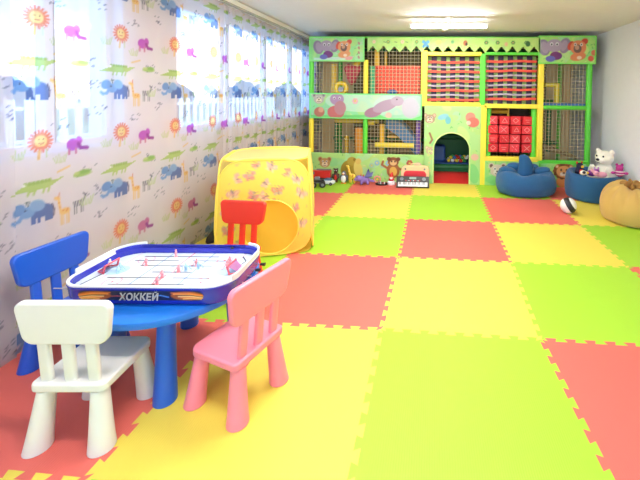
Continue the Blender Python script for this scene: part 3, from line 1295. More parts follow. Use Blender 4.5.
# red entry mat and the padded ball pit behind the arch
MB().prism([(YS + .03 - YS, 0), (.62, 0), (.62, .10), (.50, .10)], FX(433) - ox, FX(472) - ox,
           M=Matrix(((0, 0, 1, 0), (1, 0, 0, 0), (0, 1, 0, 0), (0, 0, 0, 1)))).build('entry_mat', redp, PS, bevel=.01)
MB().cone(L(FX(424), YS + .72, .17), L(FX(484), YS + .72, .17), .06, .06, 14).build('pit_edge_pad', dgrn, PS)
MB().span(L(FX(424), YS + .68, .0), L(FX(484), YS + .76, .15)).build('pit_edge_wall', dgrn, PS, bevel=.01)
MB().cone(L(FX(424), YBK - .12, .72), L(FX(484), YBK - .12, .72), .07, .07, 14).build('pit_edge_pad', dgrn, PS)
MB().span(L(FX(424), YBK - .14, .0), L(FX(484), YBK - .10, .66)).build('pit_edge_wall', dgrn, PS)
MB().span(L(FX(424), YS + .80, .0), L(FX(484), YBK - .16, .235)).build('pit_floor', blu, PS)
MB().box(L(FX(437), YS + 1.0, .41), (.40, .26, .34)).build('pit_cushion', blu, PS, bevel=.05, seg=3)
# interior of bays one and two
post('inner_post', 326, 62, 94, yel2, r=.06, y=YS + .55)
MB().cone(L(FX(328), YS + .5, FZ(124)), L(FX(375), YS + .5, FZ(124)), .045, .045, 14).build('inner_bar', yel, PS)
MB().cone(L(FX(318), YS + .9, FZ(119.5)), L(FX(372), YS + .9, FZ(119.5)), .05, .05, 14).build('inner_bar', orng, PS)
post('foam_column', 356, 131, 184, orng, r=.11, y=YS + .42)
post('foam_column', 339, 141, 184, yel2, r=.04, y=YS + .62)
post('inner_post', 325, 122, 184, dgrn, r=.04, y=YS + .8)
# hanging red cushion and yellow wheel
b_ = MB()
b_.prism([(-.17, .10), (-.10, .20), (0, .16), (.10, .22), (.18, .10), (.05, -.2), (-.03, -.24), (-.10, -.12)], -.06, .06,
         M=Matrix.Translation(L(FX(345), YS + .6, FZ(72))) @ Matrix.Rotation(PI / 2, 4, 'X'))
b_.build('hanging_cushion', mat('cushion_red', (206, 60, 78), .6), PS, bevel=.03, seg=3)
MB().prism([(-.08, .02), (0, .10), (.10, .07), (.04, -.02)], -.03, .03,
           M=Matrix.Translation(L(FX(350), YS + .5, FZ(64))) @ Matrix.Rotation(PI / 2, 4, 'X')).build('hanging_cushion', yel2, PS, bevel=.015)
ring = [(.10 * math.cos(t), 0, .10 * math.sin(t)) for t in [2 * PI * k / 28 for k in range(28)]]
wh = MB()
wh.tube([Vector(p) + Vector(L(FX(338), YS + .22, FZ(89))) for p in ring], .045, 10, closed=True)
wo_ = wh.build('yellow_ring', mat('ring_yellow', (246, 208, 40), .4), PS)
MB().cone(L(FX(338), YS + .17, FZ(90)), L(FX(338), YS + .27, FZ(90)), .05, .05, 16).build('ring_hub', mat('hub_grey', (160, 164, 176), .4), wo_)
# red mesh wall of bay two, upper floor
x0, x1, z0, z1 = FX(373), FX(420), FZ(95), FZ(66)
b_ = MB()
NX, NZ = 11, 7
for k in range(NX + 1):
    x = x0 + (x1 - x0) * k / NX
    b_.box(L(x, YS + .22, (z0 + z1) / 2), (.052, .02, z1 - z0))
for k in range(NZ + 1):
    z = z0 + (z1 - z0) * k / NZ
    b_.box(L((x0 + x1) / 2, YS + .215, z), (x1 - x0, .02, .05))
b_.build('red_mesh_wall', mat('mesh_red', (238, 78, 54), .45), PS, bevel=.004)
MB().span(L(FX(373), YS + .26, z0), L(FX(420), YS + .28, z1)).build('red_mesh_backing', mat('mesh_dark_red', (150, 44, 36), .6), PS)
post('inner_post', 374, 48, 66, yel2, r=.05, y=YS + .3)
post('inner_post', 381, 48, 66, yel2, r=.03, y=YS + .6)
post('inner_post', 371, 66, 95, mat('pad_teal', (60, 160, 110), .5), r=.055, y=YS + .12)
MB().ell(L(FX(391), YS + .16, FZ(92)), (.10, .05, .045)).build('floor_pad', blu, PS)
MB().ell(L(FX(377), YS + .15, FZ(92.3)), (.12, .05, .04)).build('floor_pad', redp, PS)
# lower bay two: slide, steps, bars
sl = []
for x, z in ((FX(384), FZ(119)), (FX(396), FZ(127)), (FX(408), FZ(139)), (FX(417), FZ(152)), (FX(421), FZ(156))):
    sl.append([L(x, YS + .35, z), L(x, YS + .85, z), L(x, YS + .85, z + .12), L(x, YS + .81, z + .12), L(x, YS + .81, z + .05), L(x, YS + .39, z + .05), L(x, YS + .39, z + .12), L(x, YS + .35, z + .12)])
# deep side skirts
b_ = MB().loft(sl)
for r_ in (0,):
    pass
b_.build('slide', mat('slide_blue', (74, 126, 184), .35), PS)
sk = []
for x, z in ((FX(384), FZ(119)), (FX(396), FZ(127)), (FX(408), FZ(139)), (FX(418), FZ(150))):
    sk.append([L(x, YS + .32, z - .20), L(x, YS + .36, z - .20), L(x, YS + .36, z + .10), L(x, YS + .32, z + .10)])
MB().loft(sk).build('slide_side', mat('slide_blue', (74, 126, 184), .35), PS)
post('inner_post', 380, 126, 184, yel2, r=.045, y=YS + .28)
MB().cone(L(FX(374), YS + .2, FZ(147.5)), L(FX(414), YS + .2, FZ(147.5)), .05, .05, 14).build('inner_bar', yel, PS)
MB().span(L(FX(384), YS + .5, FZ(142)), L(FX(400), YS + .9, FZ(139.5))).build('step', yel2, PS, bevel=.01)
MB().span(L(FX(386), YS + .7, FZ(137)), L(FX(398), YS + 1.0, FZ(133))).build('step', orng, PS, bevel=.01)
MB().cone(L(FX(366), YS + .3, FZ(124.5)), L(FX(372), YS + .3, FZ(124.5)), .05, .05, 12).build('inner_bar', yel, PS)
sqbar(416, 420.5, 120, 155, purp, YS + .08, YS + .16, name='inner_post')


# ---- woven strap walls of bays three and four
def woven(px0, px1, py0, py1, seed):
    rg = random.Random(seed)
    x0, x1, z0, z1 = FX(px0), FX(px1), FZ(py1), FZ(py0)
    y = YS + .14
    wall = bpy.data.objects.new('woven_climbing_wall', None)
    COL.objects.link(wall)
    wall.parent = PS
    MB().span(L(x0, y + .06, z0), L(x1, y + .08, z1)).build('green_backing', mat('weave_green', (168, 206, 118), .7), wall)
    dk = mat('strap_dark', (50, 40, 66), .7)
    rd = mat('strap_red', (228, 82, 62), .6)
    lv = mat('strap_lilac', (176, 160, 178), .7)
    per = .172
    x = x0 + .07
    while x < x1 - .03:
        b_ = MB()
        b_.span(L(x, y + .012, z0), L(min(x + .098, x1), y + .02, z1))
        b_.build('dark_strap', dk, wall)
        x += per
    k = 0
    z = z1 - .105
    while z > z0 + .02:
        for dz, hh, m_, nm in ((0, .044, rd, 'red_strap'), (-.088, .032, lv, 'lilac_strap')):
            if z + dz < z0 + .02:
                continue
            pts = []
            n_ = 26
            b_ = MB()
            ringl = []
            for q in range(n_ + 1):
                xx = x0 + (x1 - x0) * q / n_
                zz = z + dz + .006 * math.sin(q * .35 + k * .9 + seed) + (.012 * (q / n_) if seed == 2 else 0)
                yy = y + .002 - .006 * math.cos(2 * PI * (xx - x0 - .12) / per)
                ringl.append([L(xx, yy - .004, zz - hh / 2), L(xx, yy + .004, zz - hh / 2), L(xx, yy + .004, zz + hh / 2), L(xx, yy - .004, zz + hh / 2)])
            b_.loft(ringl)
            b_.build(nm, m_, wall)
        k += 1
        z -= per
    return wall


woven(427, 480, 55.5, 102, 1)
woven(485, 538, 54.5, 103, 2)

# ---- spinning cube panel of bay four
post('inner_post', 489.5, 107, 156, grn, r=.05, y=YS + .10)
post('inner_post', 535.5, 107, 156, grn, r=.05, y=YS + .10)
cube_red = mat('cube_red', (222, 44, 52), .35)
cube_mark = mat('cube_mark', (240, 150, 150), .5)
glyphs = [
    [((-.4, .4), (.4, -.4)), ((-.4, -.4), (.4, .4))],
    [((-.35, .1), (.35, .1)), ((-.2, -.25), (.2, -.25))],
    [((-.4, -.3), (0, .35)), ((0, .35), (.4, -.3)), ((-.4, -.3), (.4, -.3))],
    [((-.35, .35), (-.1, .1)), ((.1, -.1), (.35, -.35)), ((.3, .3), (.34, .34)), ((-.3, -.3), (-.34, -.34))],
    [((-.4, 0), (0, .4)), ((0, .4), (.4, 0)), ((.4, 0), (0, -.4)), ((0, -.4), (-.4, 0))],
]
cw, ch_ = .172, .150
for r_ in range(4):
    for c_ in range(4):
        px = 493.7 + 11.5 * c_
        py = 119 + 9.2 * r_
        T = Matrix.Translation(L(FX(px), YS + .12, FZ(py))) @ Matrix.Rotation(R([(-8, 5, 0, 12), (4, -6, 14, 0), (0, 10, -5, 6), (7, 0, -12, 3)][r_][c_]), 4, 'Z')
        b_ = MB()
        b_.box((0, 0, 0), (cw, cw * .8, ch_), M=T)
        for (a, q) in glyphs[(r_ * 3 + c_ * 2) % 5]:
            a3 = Vector((a[0] * .12, -cw * .4 - .002, a[1] * .11))
            q3 = Vector((q[0] * .12, -cw * .4 - .002, q[1] * .11))
            d_ = q3 - a3
            Tm = T @ Matrix.Translation((a3 + q3) / 2) @ Matrix.Rotation(-math.atan2(d_.z, d_.x), 4, 'Y')
            b_.box((0, 0, 0), (d_.length + .010, .004, .010), mi=1, M=Tm)
        b_.build('spinning_cube', [cube_red, cube_mark], PS, bevel=.006)
for r_ in range(4):
    MB().cone(L(FX(487), YS + .12, FZ(119 + 9.2 * r_)), L(FX(538), YS + .12, FZ(119 + 9.2 * r_)), .010, .010, 8).build('cube_rod', mat('rod_dark_red', (120, 34, 30), .5), PS)
sqbar(511, 513, 107, 155, yel2, YS + .3, YS + .34, name='inner_post')
MB().cone(L(FX(489), YS + .35, FZ(111)), L(FX(513), YS + .35, FZ(111)), .04, .04, 12).build('inner_bar', yel2, PS)
MB().span(L(FX(487), YS + .6, FZ(156)), L(FX(538), YS + .66, FZ(108))).build('inner_screen', mat('screen_dark', (70, 50, 36), .7), PS)

# ---- bay five: yellow corner bar, green post, ramp
MB().cone(L(FX(552), YS + .45, FZ(82.5)), L(FX(568), YS + .5, FZ(82.5)), .04, .04, 12).build('inner_bar', yel, PS)
post('inner_post', 566, 82, 103, yel, r=.05, y=YS + .5)
post('inner_post', 565.5, 107, 156, dgrn, r=.045, y=YS + .9)
post('inner_post', 547.5, 108, 158, yel2, r=.035, y=YS + .35)
MB().prism([(FX(545) - ox, FZ(147)), (FX(545) - ox, FZ(142)), (FX(584) - ox, FZ(155)), (FX(584) - ox, FZ(158))], .25, .8,
           M=Matrix(((1, 0, 0, 0), (0, 0, 1, 0), (0, 1, 0, 0), (0, 0, 0, 1)))).build('ramp', mat('ramp_brown', (120, 96, 60), .6), PS, bevel=.01)

# ---- loose balls in the pit
ball_cols = {'red': (222, 60, 50), 'yellow': (246, 214, 60), 'green': (80, 176, 84), 'blue': (70, 120, 200), 'white': (240, 240, 232)}
protos = {}
rb_ = random.Random(5)
placed = []
names = list(ball_cols)
for row in range(3):
    for k in range(9):
        cn = names[(row * 2 + k * 3 + rb_.randint(0, 1)) % 5]
        x = FX(450) + .035 + k * .081 + (.04 if row % 2 else 0)
        if x > FX(472):
            continue
        y = YS + .89 + row * .075
        z = .235 + .037 + row * .028 * 0
        if cn not in protos:
            o = MB().ell((0, 0, 0), .036, 14, 9).build('pit_ball', mat('ball_' + cn, ball_cols[cn], .35))
            protos[cn] = o
        else:
            o = protos[cn].copy()
            COL.objects.link(o)
        o.location = (x, y, z)
        tag(o, cn + ' plastic ball in the ball pit seen through the arched doorway', 'ball', cn + ' balls in the ball pit')
for k in range(7):
    cn = names[(k * 2 + 1) % 5]
    o = protos[cn].copy()
    COL.objects.link(o)
    o.location = (FX(450) + .075 + k * .081, YS + .93, .235 + .037 + .056)
    tag(o, cn + ' plastic ball in the ball pit seen through the arched doorway', 'ball', cn + ' balls in the ball pit')
for k in range(6):
    cn = names[(k * 3 + 2) % 5]
    o = protos[cn].copy()
    COL.objects.link(o)
    o.location = (FX(450) + .115 + k * .081, YS + 1.005, .235 + .037 + .066)
    tag(o, cn + ' plastic ball in the ball pit seen through the arched doorway', 'ball', cn + ' balls in the ball pit')
dt = thing('smoke_detector', 'small white round smoke detector on the ceiling before the play structure', 'smoke detector', (1.60, 3.80, CEIL))
MB().cone((0, 0, 0), (0, 0, -.035), .06, .05, 20).build('housing', WHITE_PL, dt, bevel=.006)
MB().cone((0, 0, -.036), (0, 0, -.05), .03, .022, 16).build('sensor_cap', WHITE_PL, dt)

# ------------------------------------------------------------------ children's chairs
def make_chair(name, label, m, loc, rz, sb):
    t = thing(name, label, 'chair', loc, rz, "children's chairs around the blue table")
    # seat
    b_ = MB().prism(rrect(.335, .325, (.05, .05, .03, .03), 6, 0, .005), .262, .305)
    b_.build('seat', m, t, bevel=.012, seg=3)
    # backrest, leaning back
    tilt = Matrix.Translation((0, -.128, .30)) @ Matrix.Rotation(R(5), 4, 'X')
    top, bot, hh = .425, .365, .20
    pts = []

    def corner(x, z, sx, sz, r, n=6, inward=0):
        return [(x, z)]
    outline = []
    cx = [(top / 2, hh), (-top / 2, hh), (-bot / 2, 0), (bot / 2, 0)]
    rad = [.035, .035, .055, .055]
    for k in range(4):
        p = Vector(cx[k])
        a = (Vector(cx[k - 1]) - p).normalized()
        c = (Vector(cx[(k + 1) % 4]) - p).normalized()
        h = math.acos(a.dot(c)) / 2
        dlen = rad[k] / math.tan(h)
        cc = p + (a + c).normalized() * (rad[k] / math.sin(h))
        s0 = p + a * dlen - cc
        s1 = p + c * dlen - cc
        a0 = math.atan2(s0.y, s0.x)
        a1 = math.atan2(s1.y, s1.x)
        dd = (a1 - a0 + PI) % (2 * PI) - PI
        for q in range(8):
            tt = a0 + dd * q / 7
            outline.append((cc.x + rad[k] * math.cos(tt), cc.y + rad[k] * math.sin(tt)))
    b_ = MB().prism(outline, -.017, .017, M=tilt @ Matrix.Translation((0, 0, .185)) @ Matrix.Rotation(PI / 2, 4, 'X'))
    b_.build('backrest', m, t, bevel=.011, seg=3)
    for sx in (-.105, 0, .105):
        b_ = MB()
        b_.prism(rrect(.05, .026, .010, 4, sx, 0), -.01, .215, M=tilt)
        b_.build('back_slat', m, t)
    for sx in (-1, 1):
        for yy, dy in ((.125, .03), (-.12, -.022)):
            p0 = Vector((sx * .118, yy, .262))
            p1 = Vector((sx * .142, yy + dy, 0))
            rings = []
            n_ = 24
            for q in range(7):
                f = q / 6
                c = p1.lerp(p0, f)
                r_ = .053 - .018 * f ** .8
                rings.append([(c.x + r_ * math.cos(2 * PI * k / n_), c.y + r_ * math.sin(2 * PI * k / n_), c.z) for k in range(n_)])
            MB().loft(rings).build('leg', m, t, bevel=.004)
    return t


ch_white = mat('chair_white', (230, 226, 216), .35, coat=.1)
ch_blue = mat('chair_blue', (22, 84, 190), .35, coat=.1)
ch_pink = mat('chair_pink', (246, 134, 152), .38, coat=.1)
ch_red = mat('chair_red', (232, 60, 36), .38, coat=.1)
make_chair('child_chair', "white plastic children's chair nearest the camera", ch_white, (-.207, -.775, 0), R(5), None)
make_chair('child_chair', "blue plastic children's chair by the curtain at the table's left end", ch_blue, (-.735, -.38, 0), R(-94), None)
make_chair('child_chair', "pink plastic children's chair standing right of the blue table", ch_pink, (.398, -.562, 0), R(72), None)
make_chair('child_chair', "red plastic children's chair behind the table before the yellow tent", ch_red, (-.205, .41, 0), R(178), None)

# ------------------------------------------------------------------ round blue table
tb = mat('table_blue', (26, 112, 206), .33, coat=.15)
tb2 = mat('table_leg_blue', (26, 96, 200), .36, coat=.1)
TC = (-.10, -.352)
TH = .50
tbl = thing('round_table', "round blue plastic children's table under the tabletop hockey game", 'table', (TC[0], TC[1], 0))
rings = []
for r_, z in ((.38, .452), (.432, .455), (.446, .462), (.450, .478), (.446, .494), (.436, .5), (.0001, .5)):
    rings.append([(r_ * math.cos(2 * PI * k / 72), r_ * math.sin(2 * PI * k / 72), z) for k in range(72)])
MB().loft(rings, cap1=False).build('tabletop', tb, tbl)
for k in range(4):
    a = R(-64 + 90 * k)
    rg_ = []
    for q in range(7):
        f = q / 6
        r0 = .328 - .045 * f
        rad_ = .056 - .015 * f ** .8
        rg_.append([(r0 * math.cos(a) + rad_ * math.cos(2 * PI * j / 28), r0 * math.sin(a) + rad_ * math.sin(2 * PI * j / 28), f * .453) for j in range(28)])
    MB().loft(rg_).build('leg', tb2, tbl, bevel=.004)

# ------------------------------------------------------------------ tabletop hockey game
HK = thing('tabletop_hockey_game', 'blue and white tabletop hockey game lying on the round blue table', 'tabletop game', (-.085, -.425, TH), R(4.5))
hk_blue = mat('hockey_blue', (34, 44, 176), .25, coat=.3)
hk_white = mat('hockey_white', (224, 227, 232), .3, coat=.2)
W_, D_ = .90, .50


def rr3(w_, d_, r, z, n=7):
    return [(x, y, z) for x, y in rrect(w_, d_, r, n)]


MB().loft([rr3(W_ - .07, D_ - .07, .10, 0), rr3(W_ - .05, D_ - .05, .11, .012), rr3(W_ - .05, D_ - .05, .11, .03), rr3(W_ - .022, D_ - .022, .12, .034), rr3(W_ - .004, D_ - .004, .13, .094), rr3(W_, D_, .13, .098), rr3(W_ - .005, D_ - .005, .13, .104),
           rr3(W_ - .022, D_ - .022, .12, .104), rr3(W_ - .04, D_ - .04, .115, .066)]).build('shell', hk_blue, HK, ang=.9)
# ice field with printed lines
iw, idp = W_ - .045, D_ - .045
cv = Canvas(iw, idp, .004, (208, 218, 230))
mx_, my_ = iw / 2, idp / 2
cv.line((mx_, 0), (mx_, idp), .006, (220, 80, 90))
for s_ in (-1, 1):
    cv.line((mx_ + s_ * .13, 0), (mx_ + s_ * .13, idp), .005, (90, 130, 215))
    cv.line((mx_ + s_ * .33, 0), (mx_ + s_ * .33, idp), .003, (230, 120, 120))
    cv.ell(mx_ + s_ * .32, my_, .07, .055, (176, 214, 244))
    for t_ in (-1, 1):
        cv.ell(mx_ + s_ * .24, my_ + t_ * .13, .045, .045, (232, 110, 120))
        cv.ell(mx_ + s_ * .24, my_ + t_ * .13, .041, .041, (208, 218, 230))
        cv.ell(mx_ + s_ * .24, my_ + t_ * .13, .006, .006, (220, 60, 70))
cv.ell(mx_, my_, .055, .055, (100, 140, 220))
cv.ell(mx_, my_, .051, .051, (208, 218, 230))
for y_, a_, c_ in ((-.155, -.24, .16), (-.085, -.30, .0), (-.085, .06, .26), (-.02, -.10, .12), (.055, -.22, .20), (.12, -.30, -.04), (.12, .05, .30), (.175, -.28, .18)):
    cv.line((mx_ + a_, my_ + y_), (mx_ + c_, my_ + y_), .0075, (24, 24, 30))
cv.path([(mx_ + .33, my_ + .18), (mx_ + .375, my_ + .12), (mx_ + .365, my_ + .08)], .008, (30, 30, 34))
cv.path([(mx_ - .385, my_ - .16), (mx_ - .36, my_ - .02)], .008, (30, 30, 34))


def in_rr(w_, d_, r):
    def f(U, V):
        x = np.abs(U - w_ / 2)
        y = np.abs(V - d_ / 2)
        qx = np.maximum(x - (w_ / 2 - r), 0)
        qy = np.maximum(y - (d_ / 2 - r), 0)
        return qx ** 2 + qy ** 2 <= r * r
    return f


grid_obj('ice_field', cv, mat('hockey_ice_print', (240, 244, 250), .25, attr=True, coat=.2),
         lambda U, V: (U - iw / 2, V - idp / 2, np.full_like(U, .072)), HK, in_rr(iw, idp, .11))


# white rim lip and white end walls with a blue inner band
def strip(w_, d_, r, z0, z1, th, a0, a1, n=10):
    """wall along the rounded rectangle for outline indices in a0..a1"""
    o_ = rrect(w_, d_, r, n)
    i_ = rrect(w_ - 2 * th, d_ - 2 * th, max(.01, r - th), n)
    N = len(o_)
    ks = [k % N for k in range(a0, a1 + 1)]
    rings_ = []
    for k in ks:
        rings_.append([(*o_[k], z0), (*o_[k], z1), (*i_[k], z1), (*i_[k], z0)])
    return MB().loft(rings_)


NN = 11 * 4
strip(W_ - .002, D_ - .002, .129, .104, .112, .014, 0, NN).build('rim_lip', hk_white, HK)
strip(W_ - .030, D_ - .030, .118, .07, .104, .006, 0, NN).build('inner_band', hk_blue, HK)
strip(W_ - .003, D_ - .003, .129, .106, .136, .010, 11, 22).build('end_wall', hk_white, HK)
strip(W_ - .003, D_ - .003, .129, .106, .136, .010, -4, 9).build('end_wall', hk_white, HK)
strip(W_ - .025, D_ - .025, .118, .104, .124, .004, 10, 20).build('inner_band', hk_blue, HK)
strip(W_ - .025, D_ - .025, .118, .104, .122, .004, 0, 12).build('inner_band', hk_blue, HK)
# printed strip on the long near side: flames and dark band
pw, ph_ = .64, .056
cv = Canvas(pw, ph_, .0035, (30, 34, 92))
cv.poly([(0, 0), (pw, 0), (pw, ph_), (0, ph_)], (20, 22, 58))
for x_, s_ in ((.085, 1), (pw - .085, -1)):
    cv.ell(x_, ph_ / 2, .085, .026, (170, 84, 30))
    for k in range(6):
        cv.path([(x_ - s_ * .08, .008 + .005 * k), (x_ - s_ * .02, .014 + .006 * k), (x_ + s_ * (.02 + .012 * k), .010 + .007 * k)], 
.0072,
                [(248, 190, 100), (236, 130, 50), (255, 220, 150), (120, 50, 20), (246, 160, 70), (230, 110, 40)][k])
cv.path([(.17, .024), (.20, .026), (.235, .022)], .005, (210, 90, 80))
cv.path([(pw - .26, .024), (pw - .22, .03), (pw - .18, .02)], .006, (90, 150, 230))
pm = Matrix.Translation((0, -(D_ - .0165) / 2 - .0045, .030))


def fpr(U, V):
    f = V / ph_
    return U - pw / 2, -(D_ / 2) + .0102 - f * .0080 - .0012, .036 + f * .053


def keep_pr(U, V):
    x = np.abs(U - pw / 2) - (pw / 2 - ph_ / 2)
    return (np.maximum(x, 0) ** 2 + (V - ph_ / 2) ** 2) <= (ph_ / 2) ** 2 * 1.02


grid_obj('side_print', cv, mat('hockey_side_print', (60, 60, 100), .35, attr=True), fpr, HK, keep_pr)
tcu = bpy.data.curves.new('lettering', 'FONT')
tcu.body = 'ХОККЕЙ'
tcu.size = .047
tcu.align_x = 'CENTER'
tcu.align_y = 'CENTER'
tcu.extrude = .0008
tcu.offset = .0012
tcu.space_character = 1.05
tcu.materials.append(mat('letter_silver', (168, 168, 166), .4))
tmp = bpy.data.objects.new('lettering_curve', tcu)
COL.objects.link(tmp)
bpy.context.view_layer.update()
tme = bpy.data.meshes.new_from_object(tmp.evaluated_get(bpy.context.evaluated_depsgraph_get()))
bpy.data.objects.remove(tmp)
to = bpy.data.objects.new('lettering', tme)
COL.objects.link(to)
to.parent = HK
to.location = (-.005, -(D_ / 2) + .0095 - .0031 - .0078, .0575)
to.rotation_euler = (R(90 - 8.2), 0, 0)
# goals, players, rods
gm_red = mat('goal_red', (224, 90, 104), .4)
gm_net = mat('goal_net', (150, 90, 140), .6)
for s_ in (-1, 1):
    g = MB()
    ring = [(s_ * .355, -.05, .074), (s_ * .345, -.05, .118), (s_ * .345, .05, .118), (s_ * .355, .05, .074)]
    g.tube(ring, .0055, 8)
    g.tube([(s_ * .355, -.05, .078), (s_ * .40, -.03, .078), (s_ * .40, .03, .078), (s_ * .355, .05, .078)], .004, 8)
    go_ = g.build('goal_frame', gm_red, HK)
    n_ = MB()
    n_.add([(s_ * .347, -.048, .117), (s_ * .347, .048, .117), (s_ * .398, .03, .08), (s_ * .398, -.03, .08)], [(0, 1, 2, 3)])
    n_.build('goal_net', gm_net, go_)


def player(x, y, m, rz):
    T = Matrix.Translation((x, y, .072)) @ Matrix.Rotation(rz, 4, 'Z') @ Matrix.Scale(.82, 4)
    b_ = MB()
    b_.box((-.006, 0, .010), (.007, .008, .020), M=T)
    b_.box((.006, 0, .010), (.007, .008, .020), M=T)
    b_.ell((0, 0, .030), (.013, .009, .014), 10, 6, M=T)
    b_.ell((0, 0, .049), (.0065, .0065, .0075), 10, 6, M=T)
    b_.tube([(.012, 0, .036), (.018, .006, .022), (.028, .010, .004), (.040, .010, .003)], .0028, 6, M=T)
    b_.cone((0, 0, -.002), (0, 0, .003), .012, .012, 12, M=T)
    return b_.build('hockey_player', m, HK)


pr_ = mat('player_red', (240, 150, 156), .4)
pb_ = mat('player_blue', (170, 206, 232), .4)
for x, y, m_, a in ((-.30, .0, pb_, 0), (-.28, -.04, pb_, .6), (-.19, .055, pr_, 2.6), (-.09, .175, pr_, 2.0), (-.39, .04, hk_white, .4), (.0, -.085, pr_, 2.9), (.05, -.02, pr_, 3.0), (.08, .0, pb_, .2),
                    (.11, .055, pr_, 2.8), (.14, .02, pb_, 0), (.31, .02, pr_, 3.1), (.29, .09, pr_, 3.0), (.02, -.155, pr_, 2.7)):
    player(x, y, m_, a)
rod_m = mat('rod_steel', (190, 192, 196), .3, metal=.8)
knob_m = mat('knob_black', (28, 28, 32), .4)
for s_ in (-1, 1):
    for k in range(5):
        y = -.15 + .072 * k
        rd_ = MB().cone((s_ * (W_ / 2 - .02), y, .045), (s_ * (W_ / 2 + (.085 if s_ < 0 else .012)), y, .045), .0032, .0032, 8).build('control_rod', rod_m, HK)
        if s_ < 0 and k in (1, 3) or s_ > 0 and k in (3, 4):
            x0_ = s_ * (W_ / 2 + (.04 if s_ < 0 else .006))
            MB().cone((x0_, y, .045), (x0_ + s_ * .03, y, .045), .008, .010, 12).build('rod_knob', knob_m, rd_)
MB().ell((.24, .225, .108), (.012, .008, .007), 10, 6).build('score_clip', knob_m, HK)

# ------------------------------------------------------------------ yellow pop-up tent
TA = R(18)
TN = thing('play_tent', 'yellow pop-up play tent with butterfly print and a round opening', 'play tent', (-.215, .99, 0), TA)
TW, TD = .93, .80
THH = .955
cvt = Canvas(TW, THH, .006, (255, 236, 112))
rgt = random.Random(8)
for k in range(40):
    cvt.ell(rgt.uniform(0, TW), rgt.uniform(0, THH), .008, .008, (240, 190, 150), al=.6)
bpos = [(.20, .80), (.33, .82), (.55, .90), (.73, .84), (.17, .64), (.37, .62), (.50, .74), (.62, .66), (.86, .62), (.80, .47), (.85, .30), (.60, .52), (.10, .47), (.13, .28), (.62, .10), (.40, .93), (.82, .76), (.28, .50), (.24, .14), (.75, .20), (.47, .60)]
bcol = [((238, 186, 180), (250, 226, 190)), ((214, 186, 170), (240, 160, 150)), ((226, 190, 186), (252, 226, 180)), ((232, 160, 140), (214, 204, 170))]
for k, (bx, by) in enumerate(bpos):
    p_butterfly(cvt, bx * .96, by * .965, 1.3 if k % 3 else 1.05, *bcol[k % 4], rot=(k * 1.3) % 2 - 1)
tent_m = mat('tent_fabric', (254, 226, 60), .6, attr=True, trans=.45)
tent_o = mat('tent_rim', (255, 222, 90), .55)
tent_p = mat('tent_plain_yellow', (255, 240, 160), .6, trans=.5)
tent_in = mat('tent_inner_orange', (255, 226, 112), .6, trans=.55)


def sq_pt(t, w_, h_, e=5.0):
    c, s_ = math.cos(t), math.sin(t)
    r_ = (abs(c) ** e + abs(s_) ** e) ** (-1 / e)
    return w_ / 2 * r_ * c, h_ / 2 * r_ * s_


def tent_panel(name, m, T, w_, h_, hole=None, cvx=None, bulge=.03, e=6.0):
    NR, NT = 36, 128
    vs, fs, cols = [], [], []
    for i in range(NR + 1):
        f = i / NR
        for k in range(NT):
            t = 2 * PI * k / NT
            xo, zo = sq_pt(t, w_, h_, e)
            if hole:
                hx, hz, hr = hole
                xi, zi = hx + hr * math.cos(t), hz + hr * math.sin(t)
            else:
                xi, zi = xo * .001, zo * .001
            x, z = xi + (xo - xi) * f, zi + (zo - zi) * f
            q = (1 - abs(2 * x / w_) ** 3) * (1 - abs(2 * z / h_) ** 3)
            vs.append((x, -bulge * max(0, q), z))
            if cvx:
                cols.append(cvx.sample(x + w_ / 2, z + h_ / 2))
    for i in range(NR):
        for k in range(NT):
            j = (k + 1) % NT
            fs.append((i * NT + k, i * NT + j, (i + 1) * NT + j, (i + 1) * NT + k))
    b_ = MB().add(vs, fs, 0, T)
    o = b_.build(name, m, TN, ang=3)
    if cvx:
        c = np.array(cols) / 255.0
        c = np.where(c <= .04045, c / 12.92, ((c + .055) / 1.055) ** 2.4)
        at2 = o.data.color_attributes.new('Col', 'FLOAT_COLOR', 'POINT')
        at2.data.foreach_set('color', np.concatenate([c, np.ones((len(c), 1))], 1).reshape(-1).astype(np.float32))
    rim = []
    for k in range(96):
        xo, zo = sq_pt(2 * PI * k / 96, w_, h_, e)
        rim.append((xo, 0, zo))
    rb2 = MB()
    rb2.tube(rim, .009, 6, closed=True, M=T)
    rb2.build('rim_binding', tent_o, o)
    if hole:
        hp = [(hole[0] + hole[2] * math.cos(2 * PI * k / 64), -bulge * .9, hole[1] + hole[2] * math.sin(2 * PI * k / 64)) for k in range(64)]
        rb3 = MB()
        rb3.tube(hp, .007, 6, closed=True, M=T)
        rb3.build('opening_binding', tent_o, o)
    return o


Tz = Matrix.Translation((0, 0, THH / 2 + .012))
dfl = MB().loft([[(.06 + .272 * f_ * math.cos(2 * PI * k / 64), .012 + .02 * (1 - f_), -.19 + .272 * f_ * math.sin(2 * PI * k / 64)) for k in range(64)] for f_ in (1, .75, .5, .25, .01)], cap0=False, M=Tz)
dfl.build('door_flap', mat('tent_door_flap', (255, 212, 74), .6, trans=.4), TN, ang=3)
tent_panel('front_panel', tent_m, Tz, TW, THH, hole=(.06, -.19, .265), cvx=cvt, e=3.9)
tent_panel('back_panel', tent_in, Matrix.Translation((0, TD, 0)) @ Tz @ Matrix.Rotation(PI, 4, 'Z'), TW, THH, e=5.5)
tent_panel('side_panel', tent_p, Matrix.Translation((-TW / 2 + .01, TD / 2, 0)) @ Tz @ Matrix.Rotation(-PI / 2, 4, 'Z'), TD, THH, bulge=.05)
tent_panel('side_panel', tent_p, Matrix.Translation((TW / 2 - .01, TD / 2, 0)) @ Tz @ Matrix.Rotation(PI / 2, 4, 'Z'), TD, THH, bulge=.02)
